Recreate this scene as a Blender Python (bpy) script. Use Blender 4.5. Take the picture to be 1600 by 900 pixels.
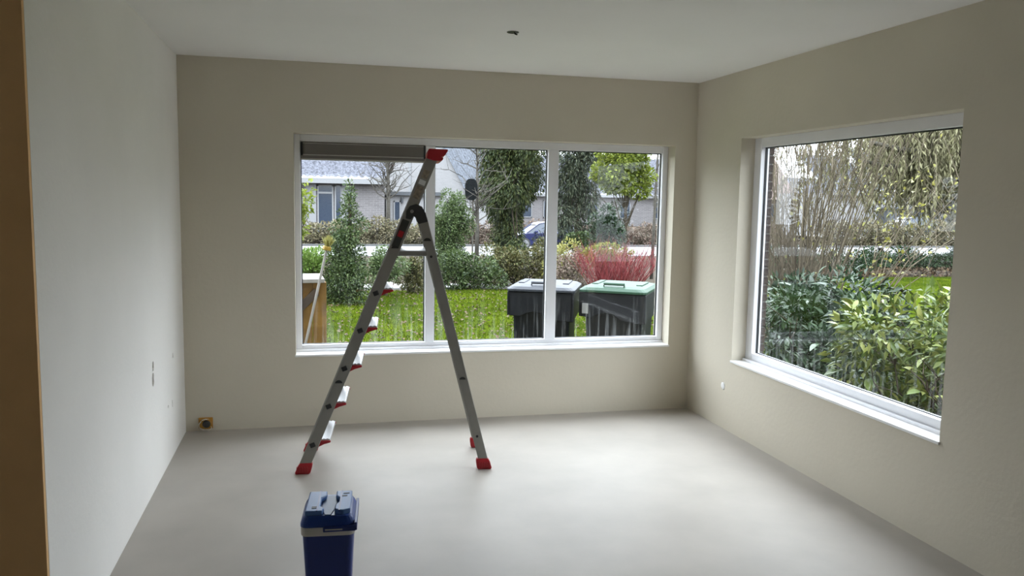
import bpy, bmesh, math, random
import numpy as np
from mathutils import Vector, Matrix

random.seed(7)
rng = np.random.default_rng(11)
scn = bpy.context.scene
for o in list(bpy.data.objects):
    bpy.data.objects.remove(o)
COL = scn.collection

# ------------------------------------------------------------------ camera
CAM_Z, YAW, PITCH, ROLL, FPX = 1.6697, 0.2412, -0.1076, 0.0170, 1281.33
_f = Vector((math.sin(YAW) * math.cos(PITCH), math.cos(YAW) * math.cos(PITCH), math.sin(PITCH)))
_r = Vector((math.cos(YAW), -math.sin(YAW), 0))
_u = _r.cross(_f)
_c, _s = math.cos(ROLL), math.sin(ROLL)
CR, CU = _c * _r + _s * _u, -_s * _r + _c * _u
cam_data = bpy.data.cameras.new('camera')
cam_data.sensor_width = 36.0
cam_data.lens = 36.0 * FPX / 1600.0
cam_data.clip_start, cam_data.clip_end = 0.05, 500
cam = bpy.data.objects.new('camera', cam_data)
COL.objects.link(cam)
cam.matrix_world = Matrix(((CR.x, CU.x, -_f.x, 0), (CR.y, CU.y, -_f.y, 0), (CR.z, CU.z, -_f.z, CAM_Z), (0, 0, 0, 1)))
scn.camera = cam

# ------------------------------------------------------------------ sky, sun, exposure
world = bpy.data.worlds.new('overcast_sky')
scn.world = world
world.use_nodes = True
_wn = world.node_tree
_bg = _wn.nodes['Background']
# evenly overcast sky (CIE overcast law: the zenith is three times as bright as the horizon)
SKY_ZENITH = 9.0
_tc = _wn.nodes.new('ShaderNodeTexCoord')
_sx = _wn.nodes.new('ShaderNodeSeparateXYZ')
_wn.links.new(_tc.outputs['Generated'], _sx.inputs['Vector'])
_mx = _wn.nodes.new('ShaderNodeMath')
_mx.operation = 'MAXIMUM'
_mx.inputs[1].default_value = 0.0
_wn.links.new(_sx.outputs['Z'], _mx.inputs[0])
_ma = _wn.nodes.new('ShaderNodeMath')
_ma.operation = 'MULTIPLY_ADD'
_ma.inputs[1].default_value = SKY_ZENITH * 2 / 3
_ma.inputs[2].default_value = SKY_ZENITH / 3
_wn.links.new(_mx.outputs[0], _ma.inputs[0])
_wn.links.new(_ma.outputs[0], _bg.inputs['Strength'])
_bg.inputs['Color'].default_value = (0.85, 0.925, 1.0, 1)
scn.view_settings.view_transform = 'Standard'
scn.view_settings.look = 'None'
scn.view_settings.exposure = 0.66
scn.view_settings.gamma = 1.0
scn.view_settings.use_curve_mapping = False
scn.cycles.max_bounces = 10
scn.cycles.diffuse_bounces = 6
scn.cycles.transparent_max_bounces = 24
scn.cycles.caustics_reflective = False
scn.cycles.caustics_refractive = False


def at(u, v, y):
    """point of the plane Y = y that the photograph shows at pixel (u, v)"""
    d = _f + CR * ((u - 800) / FPX) - CU * ((v - 450) / FPX)
    return Vector((0, 0, CAM_Z)) + d * (y / d.y)


# ------------------------------------------------------------------ materials
def mat(name, col, rough=0.6, var=0.0, scale=8.0, bump=0.0, bscale=60.0, metal=0.0, spec=0.5, col2=None, detail=4.0):
    m = bpy.data.materials.new(name)
    m.use_nodes = True
    nt = m.node_tree
    b = nt.nodes['Principled BSDF']
    b.inputs['Base Color'].default_value = (*col, 1)
    b.inputs['Roughness'].default_value = rough
    b.inputs['Metallic'].default_value = metal
    b.inputs['Specular IOR Level'].default_value = spec
    tc = nt.nodes.new('ShaderNodeTexCoord')
    if var > 0 or col2:
        n = nt.nodes.new('ShaderNodeTexNoise')
        n.inputs['Scale'].default_value = scale
        n.inputs['Detail'].default_value = detail
        nt.links.new(tc.outputs['Object'], n.inputs['Vector'])
        r = nt.nodes.new('ShaderNodeValToRGB')
        r.color_ramp.elements[0].position = 0.35
        r.color_ramp.elements[1].position = 0.65
        c2 = col2 or tuple(min(1, c * (1 + var)) for c in col)
        c1 = col if col2 else tuple(c * (1 - var) for c in col)
        r.color_ramp.elements[0].color = (*c1, 1)
        r.color_ramp.elements[1].color = (*c2, 1)
        nt.links.new(n.outputs['Fac'], r.inputs['Fac'])
        nt.links.new(r.outputs['Color'], b.inputs['Base Color'])
    if bump > 0:
        n2 = nt.nodes.new('ShaderNodeTexNoise')
        n2.inputs['Scale'].default_value = bscale
        n2.inputs['Detail'].default_value = 3
        nt.links.new(tc.outputs['Object'], n2.inputs['Vector'])
        bp = nt.nodes.new('ShaderNodeBump')
        bp.inputs['Strength'].default_value = bump
        bp.inputs['Distance'].default_value = 0.01
        nt.links.new(n2.outputs['Fac'], bp.inputs['Height'])
        nt.links.new(bp.outputs['Normal'], b.inputs['Normal'])
    return m


LEAF = 0.60      # foliage is dark: grass and leaves return only a few per cent of the light


def leaf_mat(name, cols, rough=0.5, transl=0.25, spec=0.2):
    """leaf colour picked per leaf"""
    m = bpy.data.materials.new(name)
    m.use_nodes = True
    nt = m.node_tree
    b = nt.nodes['Principled BSDF']
    b.inputs['Roughness'].default_value = rough
    b.inputs['Specular IOR Level'].default_value = spec
    g = nt.nodes.new('ShaderNodeNewGeometry')
    r = nt.nodes.new('ShaderNodeValToRGB')
    el = r.color_ramp.elements
    while len(el) < len(cols):
        el.new(0.5)
    for i, c in enumerate(cols):
        el[i].position = i / max(1, len(cols) - 1)
        el[i].color = (c[0] * LEAF, c[1] * LEAF, c[2] * LEAF, 1)
    nt.links.new(g.outputs['Random Per Island'], r.inputs['Fac'])
    nt.links.new(r.outputs['Color'], b.inputs['Base Color'])
    t = nt.nodes.new('ShaderNodeBsdfTranslucent')
    nt.links.new(r.outputs['Color'], t.inputs['Color'])
    mx = nt.nodes.new('ShaderNodeMixShader')
    mx.inputs['Fac'].default_value = transl
    nt.links.new(b.outputs['BSDF'], mx.inputs[1])
    nt.links.new(t.outputs['BSDF'], mx.inputs[2])
    nt.links.new(mx.outputs['Shader'], nt.nodes['Material Output'].inputs['Surface'])
    return m


def pane_mat(name, dirt=0.0):
    """thin window glass: straight-through light, a mirror film and a little grime"""
    m = bpy.data.materials.new(name)
    m.use_nodes = True
    nt = m.node_tree
    for n in list(nt.nodes):
        if n.type == 'BSDF_PRINCIPLED':
            nt.nodes.remove(n)
    tr = nt.nodes.new('ShaderNodeBsdfTransparent')
    tr.inputs['Color'].default_value = (0.975, 0.98, 0.98, 1)
    gl = nt.nodes.new('ShaderNodeBsdfGlossy')
    gl.inputs['Roughness'].default_value = 0.01
    lw = nt.nodes.new('ShaderNodeLayerWeight')
    lw.inputs['Blend'].default_value = 0.5
    pw = nt.nodes.new('ShaderNodeMath')
    pw.operation = 'POWER'
    pw.inputs[1].default_value = 5.0
    nt.links.new(lw.outputs['Facing'], pw.inputs[0])
    fr = nt.nodes.new('ShaderNodeMath')
    fr.operation = 'MULTIPLY_ADD'
    fr.inputs[1].default_value = 0.8
    fr.inputs[2].default_value = 0.018
    nt.links.new(pw.outputs[0], fr.inputs[0])
    mx = nt.nodes.new('ShaderNodeMixShader')
    nt.links.new(fr.outputs[0], mx.inputs['Fac'])
    nt.links.new(tr.outputs['BSDF'], mx.inputs[1])
    nt.links.new(gl.outputs['BSDF'], mx.inputs[2])
    out = mx.outputs['Shader']
    if dirt > 0:
        tc = nt.nodes.new('ShaderNodeTexCoord')
        mp = nt.nodes.new('ShaderNodeMapping')
        mp.inputs['Scale'].default_value = (26, 26, 1.6)
        nt.links.new(tc.outputs['Object'], mp.inputs['Vector'])
        ns = nt.nodes.new('ShaderNodeTexNoise')
        ns.inputs['Scale'].default_value = 1.6
        ns.inputs['Detail'].default_value = 5
        nt.links.new(mp.outputs['Vector'], ns.inputs['Vector'])
        rp = nt.nodes.new('ShaderNodeValToRGB')
        rp.color_ramp.elements[0].position = 0.5
        rp.color_ramp.elements[1].position = 0.85
        nt.links.new(ns.outputs['Fac'], rp.inputs['Fac'])
        sx = nt.nodes.new('ShaderNodeSeparateXYZ')
        nt.links.new(tc.outputs['Object'], sx.inputs['Vector'])
        # splashes gather along the lower edge of the pane (object z = 0 at its foot)
        mr = nt.nodes.new('ShaderNodeMapRange')
        mr.inputs['From Min'].default_value = 0.0
        mr.inputs['From Max'].default_value = 0.34
        mr.inputs['To Min'].default_value = 1.0
        mr.inputs['To Max'].default_value = 0.06
        nt.links.new(sx.outputs['Z'], mr.inputs['Value'])
        mu = nt.nodes.new('ShaderNodeMath')
        mu.operation = 'MULTIPLY'
        nt.links.new(rp.outputs['Color'], mu.inputs[0])
        nt.links.new(mr.outputs['Result'], mu.inputs[1])
        mu2 = nt.nodes.new('ShaderNodeMath')
        mu2.operation = 'MULTIPLY'
        mu2.inputs[1].default_value = dirt
        nt.links.new(mu.outputs[0], mu2.inputs[0])
        df = nt.nodes.new('ShaderNodeBsdfTranslucent')
        df.inputs['Color'].default_value = (0.75, 0.77, 0.76, 1)
        m2 = nt.nodes.new('ShaderNodeMixShader')
        nt.links.new(mu2.outputs[0], m2.inputs['Fac'])
        nt.links.new(out, m2.inputs[1])
        nt.links.new(df.outputs['BSDF'], m2.inputs[2])
        out = m2.outputs['Shader']
    nt.links.new(out, nt.nodes['Material Output'].inputs['Surface'])
    return m


def brick_mat(name, c1, c2, mortar, scale=1.0, bw=0.22, bh=0.0625):
    m = bpy.data.materials.new(name)
    m.use_nodes = True
    nt = m.node_tree
    b = nt.nodes['Principled BSDF']
    b.inputs['Roughness'].default_value = 0.85
    tc = nt.nodes.new('ShaderNodeTexCoord')
    sp = nt.nodes.new('ShaderNodeSeparateXYZ')
    cb = nt.nodes.new('ShaderNodeCombineXYZ')
    ad = nt.nodes.new('ShaderNodeMath')
    nt.links.new(tc.outputs['Object'], sp.inputs['Vector'])
    nt.links.new(sp.outputs['X'], ad.inputs[0])
    nt.links.new(sp.outputs['Y'], ad.inputs[1])
    nt.links.new(ad.outputs[0], cb.inputs['X'])
    nt.links.new(sp.outputs['Z'], cb.inputs['Y'])
    t = nt.nodes.new('ShaderNodeTexBrick')
    t.inputs['Color1'].default_value = (*c1, 1)
    t.inputs['Color2'].default_value = (*c2, 1)
    t.inputs['Mortar'].default_value = (*mortar, 1)
    t.inputs['Scale'].default_value = scale
    t.inputs['Mortar Size'].default_value = 0.008
    t.inputs['Brick Width'].default_value = bw
    t.inputs['Row Height'].default_value = bh
    nt.links.new(cb.outputs['Vector'], t.inputs['Vector'])
    nt.links.new(t.outputs['Color'], b.inputs['Base Color'])
    return m


M = {}
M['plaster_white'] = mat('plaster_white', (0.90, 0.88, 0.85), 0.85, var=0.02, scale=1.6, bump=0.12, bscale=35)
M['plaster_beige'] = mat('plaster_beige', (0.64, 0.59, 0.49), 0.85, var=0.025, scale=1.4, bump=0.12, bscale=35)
M['ceiling_paint'] = mat('ceiling_paint', (0.86, 0.845, 0.825), 0.9, var=0.015, scale=1.2)
M['screed'] = mat('screed', (0.43, 0.397, 0.358), 0.5, var=0.06, scale=2.2, bump=0.05, bscale=14, spec=0.25, detail=6)
M['brown_lining'] = mat('brown_lining', (0.85, 0.53, 0.25), 0.6, var=0.05, scale=3.0)
M['frame_white'] = mat('frame_white', (0.83, 0.83, 0.86), 0.35, var=0.01)
M['sill_white'] = mat('sill_white', (0.88, 0.88, 0.88), 0.4)
M['gasket'] = mat('gasket', (0.015, 0.017, 0.02), 0.6)
M['grille_taupe'] = mat('grille_taupe', (0.17, 0.155, 0.14), 0.45, metal=0.3)
M['grille_edge'] = mat('grille_edge', (0.42, 0.40, 0.37), 0.4, metal=0.3)
M['black'] = mat('black', (0.012, 0.012, 0.013), 0.5)
M['alu'] = mat('alu', (0.25, 0.24, 0.22), 0.42, metal=0.25, var=0.03, scale=20)
M['alu_step'] = mat('alu_step', (0.55, 0.55, 0.56), 0.4, metal=0.3)
M['red_plastic'] = mat('red_plastic', (0.36, 0.008, 0.016), 0.42)
M['dark_plastic'] = mat('dark_plastic', (0.03, 0.03, 0.03), 0.4)
M['label_print'] = mat('label_print', (0.33, 0.27, 0.20), 0.5, col2=(0.16, 0.13, 0.11), scale=60)
M['label_silver'] = mat('label_silver', (0.6, 0.6, 0.6), 0.4)
M['blue_body'] = mat('blue_body', (0.006, 0.022, 0.16), 0.38)
M['blue_lid'] = mat('blue_lid', (0.012, 0.045, 0.22), 0.36, spec=0.3)
M['blue_panel'] = mat('blue_panel', (0.07, 0.15, 0.36), 0.4, spec=0.35)
M['blue_lid_grey'] = mat('blue_lid_grey', (0.05, 0.09, 0.19), 0.4, spec=0.3)
M['warm_grey'] = mat('warm_grey', (0.50, 0.48, 0.45), 0.5)
M['yellow_box'] = mat('yellow_box', (0.42, 0.20, 0.02), 0.5)
M['cable_white'] = mat('cable_white', (0.7, 0.68, 0.62), 0.5)
M['dark_brick'] = mat('dark_brick', (0.035, 0.027, 0.024), 0.9, var=0.3, scale=14, bump=0.4, bscale=40, spec=0.1)
M['mortar'] = mat('mortar', (0.085, 0.08, 0.075), 0.95, var=0.1, scale=20)
M['pane'] = pane_mat('pane', 0.075)
M['far_pane'] = mat('far_pane', (0.03, 0.04, 0.06), 0.08)


# ------------------------------------------------------------------ mesh builder
class MB:
    def __init__(self):
        self.v, self.f = [], []

    def add(self, vs, fs):
        k = len(self.v)
        self.v += [tuple(p) for p in vs]
        self.f += [tuple(i + k for i in f) for f in fs]
        return self

    def box(self, a, b, mtx=None):
        x0, y0, z0 = a
        x1, y1, z1 = b
        vs = [(x0, y0, z0), (x1, y0, z0), (x1, y1, z0), (x0, y1, z0), (x0, y0, z1), (x1, y0, z1), (x1, y1, z1), (x0, y1, z1)]
        if mtx:
            vs = [mtx @ Vector(p) for p in vs]
        return self.add(vs, [(3, 2, 1, 0), (4, 5, 6, 7), (0, 1, 5, 4), (1, 2, 6, 5), (2, 3, 7, 6), (3, 0, 4, 7)])

    def prism(self, poly, fn, d0, d1):
        """closed outline (a, b) swept from d0 to d1; fn(a, b, d) -> xyz"""
        n = len(poly)
        vs = [fn(a, b, d0) for a, b in poly] + [fn(a, b, d1) for a, b in poly]
        fs = [tuple(range(n))[::-1], tuple(range(n, 2 * n))]
        fs += [(i, (i + 1) % n, n + (i + 1) % n, n + i) for i in range(n)]
        return self.add(vs, fs)

    def loft(self, rings, cap=True):
        n = len(rings[0])
        vs = [p for r in rings for p in r]
        fs = []
        for k in range(len(rings) - 1):
            for i in range(n):
                j = (i + 1) % n
                fs.append((k * n + i, k * n + j, (k + 1) * n + j, (k + 1) * n + i))
        if cap:
            fs.append(tuple(range(n))[::-1])
            fs.append(tuple(range((len(rings) - 1) * n, len(rings) * n)))
        return self.add(vs, fs)

    def tube(self, pts, r0, r1=None, n=6):
        r1 = r0 if r1 is None else r1
        pts = [Vector(p) for p in pts]
        rings = []
        for i, p in enumerate(pts):
            t = (pts[min(i + 1, len(pts) - 1)] - pts[max(i - 1, 0)])
            t = t.normalized() if t.length > 1e-9 else Vector((0, 0, 1))
            a = t.orthogonal().normalized() if abs(t.z) > 0.99 else t.cross(Vector((0, 0, 1))).normalized()
            b = t.cross(a)
            r = r0 + (r1 - r0) * i / max(1, len(pts) - 1)
            rings.append([p + a * (r * math.cos(2 * math.pi * k / n)) + b * (r * math.sin(2 * math.pi * k / n)) for k in range(n)])
        return self.loft(rings)

    def lathe(self, prof, c, axis='z', n=20):
        """profile [(radius, height)] turned about an axis through c"""
        rings = []
        for r, h in prof:
            ring = []
            for k in range(n):
                a = 2 * math.pi * k / n
                p = (r * math.cos(a), r * math.sin(a), h)
                if axis == 'y':
                    p = (p[0], h, p[1])
                if axis == 'x':
                    p = (h, p[0], p[1])
                ring.append((c[0] + p[0], c[1] + p[1], c[2] + p[2]))
            rings.append(ring)
        return self.loft(rings)

    def build(self, name, m, parent=None, bevel=0.0, smooth=False, seg=2, loc=None):
        me = bpy.data.meshes.new(name)
        me.from_pydata(self.v, [], self.f)
        bm = bmesh.new()
        bm.from_mesh(me)
        bmesh.ops.recalc_face_normals(bm, faces=bm.faces)
        bm.to_mesh(me)
        bm.free()
        me.materials.append(m)
        o = bpy.data.objects.new(name, me)
        COL.objects.link(o)
        if parent:
            o.parent = parent
        if loc is not None:
            o.location = loc
        if smooth:
            for p in me.polygons:
                p.use_smooth = True
        if bevel > 0:
            b = o.modifiers.new('bevel', 'BEVEL')
            b.width = bevel
            b.segments = seg
            b.limit_method = 'ANGLE'
            b.angle_limit = math.radians(35)
            b.harden_normals = False
        return o


def empty(name, loc=(0, 0, 0), rz=0.0):
    o = bpy.data.objects.new(name, None)
    COL.objects.link(o)
    o.empty_display_size = 0.1
    o.location = loc
    o.rotation_euler = (0, 0, rz)
    return o


def tag(o, label, cat, group=None, kind=None):
    o['label'] = label
    o['category'] = cat
    if group:
        o['group'] = group
    if kind:
        o['kind'] = kind
    return o


def struct(o, label=None):
    o['kind'] = 'structure'
    if label:
        o['label'] = label
    return o


def cut(o, cutters):
    """take the cutters' volume out of o for good"""
    for c in cutters:
        b = o.modifiers.new('cut', 'BOOLEAN')
        b.object = c
        b.operation = 'DIFFERENCE'
        b.solver = 'EXACT'
    bpy.context.view_layer.update()
    me = bpy.data.meshes.new_from_object(o.evaluated_get(bpy.context.evaluated_depsgraph_get()))
    o.modifiers.clear()
    o.data = me
    for c in cutters:
        bpy.data.objects.remove(c)


# ================================================================== THE ROOM
LX, RX, BY, CH = -0.870, 2.967, 6.030, 2.600
WX0, WX1, WZ0, WZ1 = -0.113, 2.786, 0.524, 2.111       # back window opening
VY0, VY1, VZ0, VZ1 = 3.286, 5.333, 0.527, 2.128        # right window opening
LY = 2.9485                                            # near end of the left wall

struct(MB().box((-2.6, -1.4, -0.12), (RX, BY, 0.0)).build('floor', M['screed']), 'pale grey beige screed floor')
struct(MB().box((-2.6, -1.4, CH), (RX + 0.3, BY + 0.3, CH + 0.15)).build('ceiling', M['ceiling_paint']), 'smooth white ceiling')

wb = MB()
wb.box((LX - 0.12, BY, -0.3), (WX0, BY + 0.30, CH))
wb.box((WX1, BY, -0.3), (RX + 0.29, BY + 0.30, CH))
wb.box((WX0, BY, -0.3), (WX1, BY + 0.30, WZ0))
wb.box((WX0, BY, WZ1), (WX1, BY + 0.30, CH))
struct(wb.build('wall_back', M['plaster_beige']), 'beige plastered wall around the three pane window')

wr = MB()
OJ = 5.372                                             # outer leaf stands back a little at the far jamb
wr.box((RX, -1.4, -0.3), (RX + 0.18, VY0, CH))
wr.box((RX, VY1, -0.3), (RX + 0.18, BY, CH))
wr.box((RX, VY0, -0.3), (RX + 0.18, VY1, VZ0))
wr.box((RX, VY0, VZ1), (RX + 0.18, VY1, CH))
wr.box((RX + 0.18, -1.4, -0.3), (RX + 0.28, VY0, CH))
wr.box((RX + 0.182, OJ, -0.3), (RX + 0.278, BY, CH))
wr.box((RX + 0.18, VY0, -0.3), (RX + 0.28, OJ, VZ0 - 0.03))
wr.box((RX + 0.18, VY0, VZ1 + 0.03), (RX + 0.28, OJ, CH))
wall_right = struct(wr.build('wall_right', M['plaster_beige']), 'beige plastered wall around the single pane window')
# outer leaf of dark bricks at the far jamb, one by one
bl = MB().box((0, 0, 0), (0.104, 0.205, 0.051)).build('brick', M['dark_brick'], wall_right, bevel=0.003, seg=1)
bs = MB().box((0, 0, 0), (0.104, 0.098, 0.051)).build('brick', M['dark_brick'], wall_right, bevel=0.003, seg=1)
for k in range(28):
    src = bl if k % 2 else bs
    o = src if k < 2 else src.copy()
    if k >= 2:
        COL.objects.link(o)
    o.location = (RX + 0.178 + random.uniform(-.002, .002), OJ - 0.010 + random.uniform(-.003, .003), 0.46 + k * 0.0625)
jb = MB()
jb.box((RX + 0.186, OJ - 0.003, 0.44), (RX + 0.276, OJ + 0.02, 2.22))
jb.build('mortar_bed', M['mortar'], wall_right)

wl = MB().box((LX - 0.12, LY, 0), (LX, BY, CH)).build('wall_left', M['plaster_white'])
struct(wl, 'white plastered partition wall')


def ragged(cx, cz, w, h, depth, n=14, jit=0.12):
    poly = []
    for k in range(n):
        a = 2 * math.pi * k / n
        sx, sz = math.cos(a), math.sin(a)
        q = max(abs(sx), abs(sz))
        s = (0.85 + 0.15 * q) / q ** 0.6 * random.uniform(1 - jit, 1 + jit)
        poly.append((cx + sx * s * w / 2, cz + sz * s * h / 2))
    return MB().prism(poly, lambda a, b, d: (d, a, b), LX - depth, LX + 0.05).build('cutter', M['black'])


cut(wl, [ragged(4.875, 0.628, 0.062, 0.072, 0.05), ragged(4.885, 0.700, 0.045, 0.055, 0.05),
         ragged(5.56, 0.635, 0.03, 0.035, 0.012), ragged(5.49, 0.338, 0.022, 0.05, 0.012), ragged(5.34, 0.355, 0.03, 0.018, 0.006)])

lining = MB().box((LX - 0.16, LY - 0.022, 0.0), (LX - 0.001, LY, CH)).build('trim_1', M['brown_lining'])  # thin board on the partition's near end, brown all over
struct(lining, 'brown lining on the end of the white partition')

# the rest of the house behind the camera
struct(MB().box((-2.6, -1.55, 0), (RX, -1.4, CH)).build('wall_rear', M['plaster_white']))
struct(MB().box((-2.75, -1.4, 0), (-2.6, BY, CH)).build('wall_hall', M['plaster_white']))
struct(MB().box((-2.6, BY, 0), (LX - 0.12, BY + 0.3, CH)).build('wall_hall_end', M['plaster_beige']))


# ------------------------------------------------------------------ windows
def window(name, origin, ex, ey, width, h, splits, label, fw=0.05, sill=True, top=0.056, bot=0.052):
    """frame plane: local x along ex, depth along ey (away from the room), z up. splits = centre x of mullions"""
    root = empty(name, origin)
    struct(root, label)
    ex, ey = Vector(ex), Vector(ey)
    T = Matrix(((ex.x, ey.x, 0, 0), (ex.y, ey.y, 0, 0), (0, 0, 1, 0), (0, 0, 0, 1)))

    def part(nm, boxes, m, bevel=0.0, loc=None):
        mb = MB()
        for a, b in boxes:
            mb.box(a, b, T)
        return mb.build(nm, m, root, bevel=bevel, loc=loc)
    D = 0.068
    part('frame_stile', [((0, 0, 0), (fw, D, h))], M['frame_white'], 0.004)
    part('frame_stile', [((width - fw, 0, 0), (width, D, h))], M['frame_white'], 0.004)
    part('frame_head', [((fw, 0.001, h - top), (width - fw, D, h))], M['frame_white'], 0.004)
    part('frame_bottom_rail', [((fw, 0.001, 0), (width - fw, D, bot))], M['frame_white'], 0.004)
    part('frame_foot_strip', [((0.0, -0.022, 0), (width, 0.0, 0.022))], M['frame_white'], 0.003)
    edges = [fw]
    for s, w in splits:
        part('mullion', [((s - w / 2, 0.0, bot), (s + w / 2, D, h - top))], M['frame_white'], 0.004)
        edges += [s - w / 2, s + w / 2]
    edges.append(width - fw)
    for i in range(0, len(edges), 2):
        a, b = edges[i], edges[i + 1]
        g = 0.007
        part('gasket', [((a, 0.036, bot), (a + g, 0.05, h - top)), ((b - g, 0.036, bot), (b, 0.05, h - top)),
                        ((a, 0.036, bot), (b, 0.05, bot + g * 0.5)), ((a, 0.036, h - top - g), (b, 0.05, h - top))], M['gasket'])
        z0 = bot + 0.002
        part('pane', [((a + 0.001, 0.042, 0), (b - 0.001, 0.0425, h - top - z0 - 0.001))], M['pane'], loc=(0, 0, z0))
    return root, T, part


FY = 6.160
w1, T1, part1 = window('window_1', (WX0, FY, WZ0), (1, 0, 0), (0, 1, 0), WX1 - WX0, WZ1 - WZ0,
                       [(0.985, 0.072), (1.944, 0.084)], 'wide white window of three panes with a dark vent grille', fw=0.044)
part1('sill_board', [((-0.006, -(FY - BY) - 0.012, -0.012), (WX1 - WX0 + 0.006, 0.0, 0.004))], M['sill_white'], 0.003)
gx0, gx1 = 0.048, 0.945
gr = part1('ventilation_grille', [((gx0, -0.006, 1.415), (gx1, 0.03, 1.535))], M['grille_taupe'], 0.003)
gr['label'] = 'dark taupe ventilation grille above the first pane'


def gsub(nm, boxes, m, bevel=0.001):
    mb = MB()
    for a, b in boxes:
        mb.box(a, b, T1)
    return mb.build(nm, m, gr, bevel=bevel)


gsub('end_cap', [((gx0, -0.010, 1.435), (gx0 + 0.012, -0.004, 1.53))], M['gasket'])
gsub('end_cap', [((gx1 - 0.012, -0.010, 1.435), (gx1, -0.004, 1.53))], M['gasket'])
gsub('flap', [((gx0 + 0.016, -0.013, 1.446), (gx1 - 0.016, -0.006, 1.52))], M['grille_taupe'])
gsub('flap_edge', [((gx0 + 0.014, -0.016, 1.437), (gx1 - 0.014, -0.006, 1.444))], M['grille_edge'])
gsub('flap_edge', [((gx0 + 0.014, -0.016, 1.521), (gx1 - 0.014, -0.006, 1.525))], M['grille_edge'])
gsub('lower_profile', [((gx0, -0.004, 1.405), (gx1, 0.03, 1.4335))], M['grille_edge'])

FX = 3.075
w2, T2, part2 = window('window_2', (FX, VY1, VZ0), (0, -1, 0), (1, 0, 0), VY1 - VY0, VZ1 - VZ0, [],
                       'large white window of one pane looking onto laurel bushes', fw=0.085, top=0.066, bot=0.070)
part2('sill_board', [((-0.006, -(FX - RX) - 0.010, -0.012), (VY1 - VY0 + 0.006, 0.0, 0.004))], M['sill_white'], 0.003)

# ------------------------------------------------------------------ stepladder
LA = math.radians(-5.946)
lad = empty('stepladder', (-0.065, 4.955, 0), LA)
tag(lad, 'open aluminium stepladder with red feet and a red top tray', 'stepladder')
LW = 0.47            # outer distance of the side frames at the floor


def side_y(z, far):
    """side frames lean towards each other with height"""
    inset = 0.028 * z
    return LW - inset if far else inset


def stile(x0, z0, x1, z1, w, far, th=0.024):
    d = Vector((x1 - x0, z1 - z0)).normalized()
    nx, nz = -d.y * w / 2, d.x * w / 2
    pl = [(x0 - nx, z0 - nz), (x0 + nx, z0 + nz), (x1 + nx, z1 + nz), (x1 - nx, z1 - nz)]
    s = -1 if far else 1
    mb = MB()
    mb.prism(pl, lambda a, b, k: (a, side_y(b, far) + s * k, b), 0, th)
    return mb


for far in (False, True):
    s = -1 if far else 1
    stile(0.012, 0.045, 0.775, 1.915, 0.066, far).build('front_stile', M['alu'], lad, bevel=0.004)
    stile(0.7145, 1.55, 1.100, 0.045, 0.058, far).build('rear_stile', M['alu'], lad, bevel=0.004)
    # red feet
    for fx, dx in ((0.0, -0.395), (1.106, 0.25)):
        y0 = side_y(0, far)
        ring = []
        for z, ww, k in ((0.0, 0.040, -0.004), (0.012, 0.046, -0.008), (0.05, 0.043, -0.007), (0.068, 0.036, -0.003)):
            cx = fx - dx * z * 0.9
            ring.append([(cx - ww, y0 + s * k, z), (cx + ww, y0 + s * k, z), (cx + ww, y0 + s * (0.026 - k), z), (cx - ww, y0 + s * (0.026 - k), z)])
        ft = MB().loft(ring).build('foot', M['red_plastic'], lad, bevel=0.004)
        rb = MB()
        for q in range(5):
            xx = fx - 0.032 + q * 0.015
            rb.box((xx, y0 + s * 0.006 - 0.017, 0.012), (xx + 0.006, y0 + s * 0.006 + 0.001, 0.046)) if not far else rb.box((xx, y0 - 0.006, 0.012), (xx + 0.006, y0 + 0.012, 0.046))
        rb.build('rib', M['red_plastic'], ft)
    # hinge
    hp = [(0.615, 1.545), (0.618, 1.59), (0.640, 1.622), (0.676, 1.634), (0.712, 1.618), (0.735, 1.578), (0.748, 1.528), (0.690, 1.512), (0.678, 1.548), (0.662, 1.560), (0.645, 1.540)]
    hg = MB().prism(hp, lambda a, b, k: (a, side_y(b, far) + s * k, b), -0.010, 0.034).build('hinge', M['dark_plastic'], lad, bevel=0.004)
    MB().lathe([(0.001, -0.016), (0.009, -0.016), (0.011, -0.010), (0.011, 0.0)] if not far else [(0.011, 0.0), (0.011, 0.010), (0.009, 0.016), (0.001, 0.016)],
               (0.652, side_y(1.59, far), 1.588), 'y', 12).build('hinge_bolt', M['alu'], hg)
    # plugs in the stiles
    for px_, pz_ in ((0.062, 0.177), (0.158, 0.412), (0.252, 0.641), (0.346, 0.870), (0.439, 1.096)):
        m4 = Matrix.Translation((px_, side_y(pz_, far), pz_)) @ Matrix.Rotation(math.radians(-22), 4, 'Y')
        MB().box((-0.016, -0.006, -0.014), (0.016, 0.006, 0.014), m4).build('socket_plug', M['black'], lad, bevel=0.003)
    for px_, pz_, rr in ((0.219, 0.553, 0.022), (0.552, 1.366, 0.022), (0.745, 1.412, 0.022), (0.964, 0.566, 0.019)):
        pl = [(px_ + rr * math.cos(math.pi * k / 8), pz_ + rr * 0.85 * math.sin(math.pi * k / 8)) for k in range(9)]
        MB().prism(pl, lambda a, b, k: (a, side_y(b, far) + s * k, b), -0.004, 0.006).build('half_round_plug', M['black'], lad)
    for px_, pz_ in ((0.768, 1.318), (1.057, 0.209)):
        MB().lathe([(0.008, -0.004), (0.008, 0.004)], (px_, side_y(pz_, far), pz_), 'y', 10).build('rivet', M['black'], lad)

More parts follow.
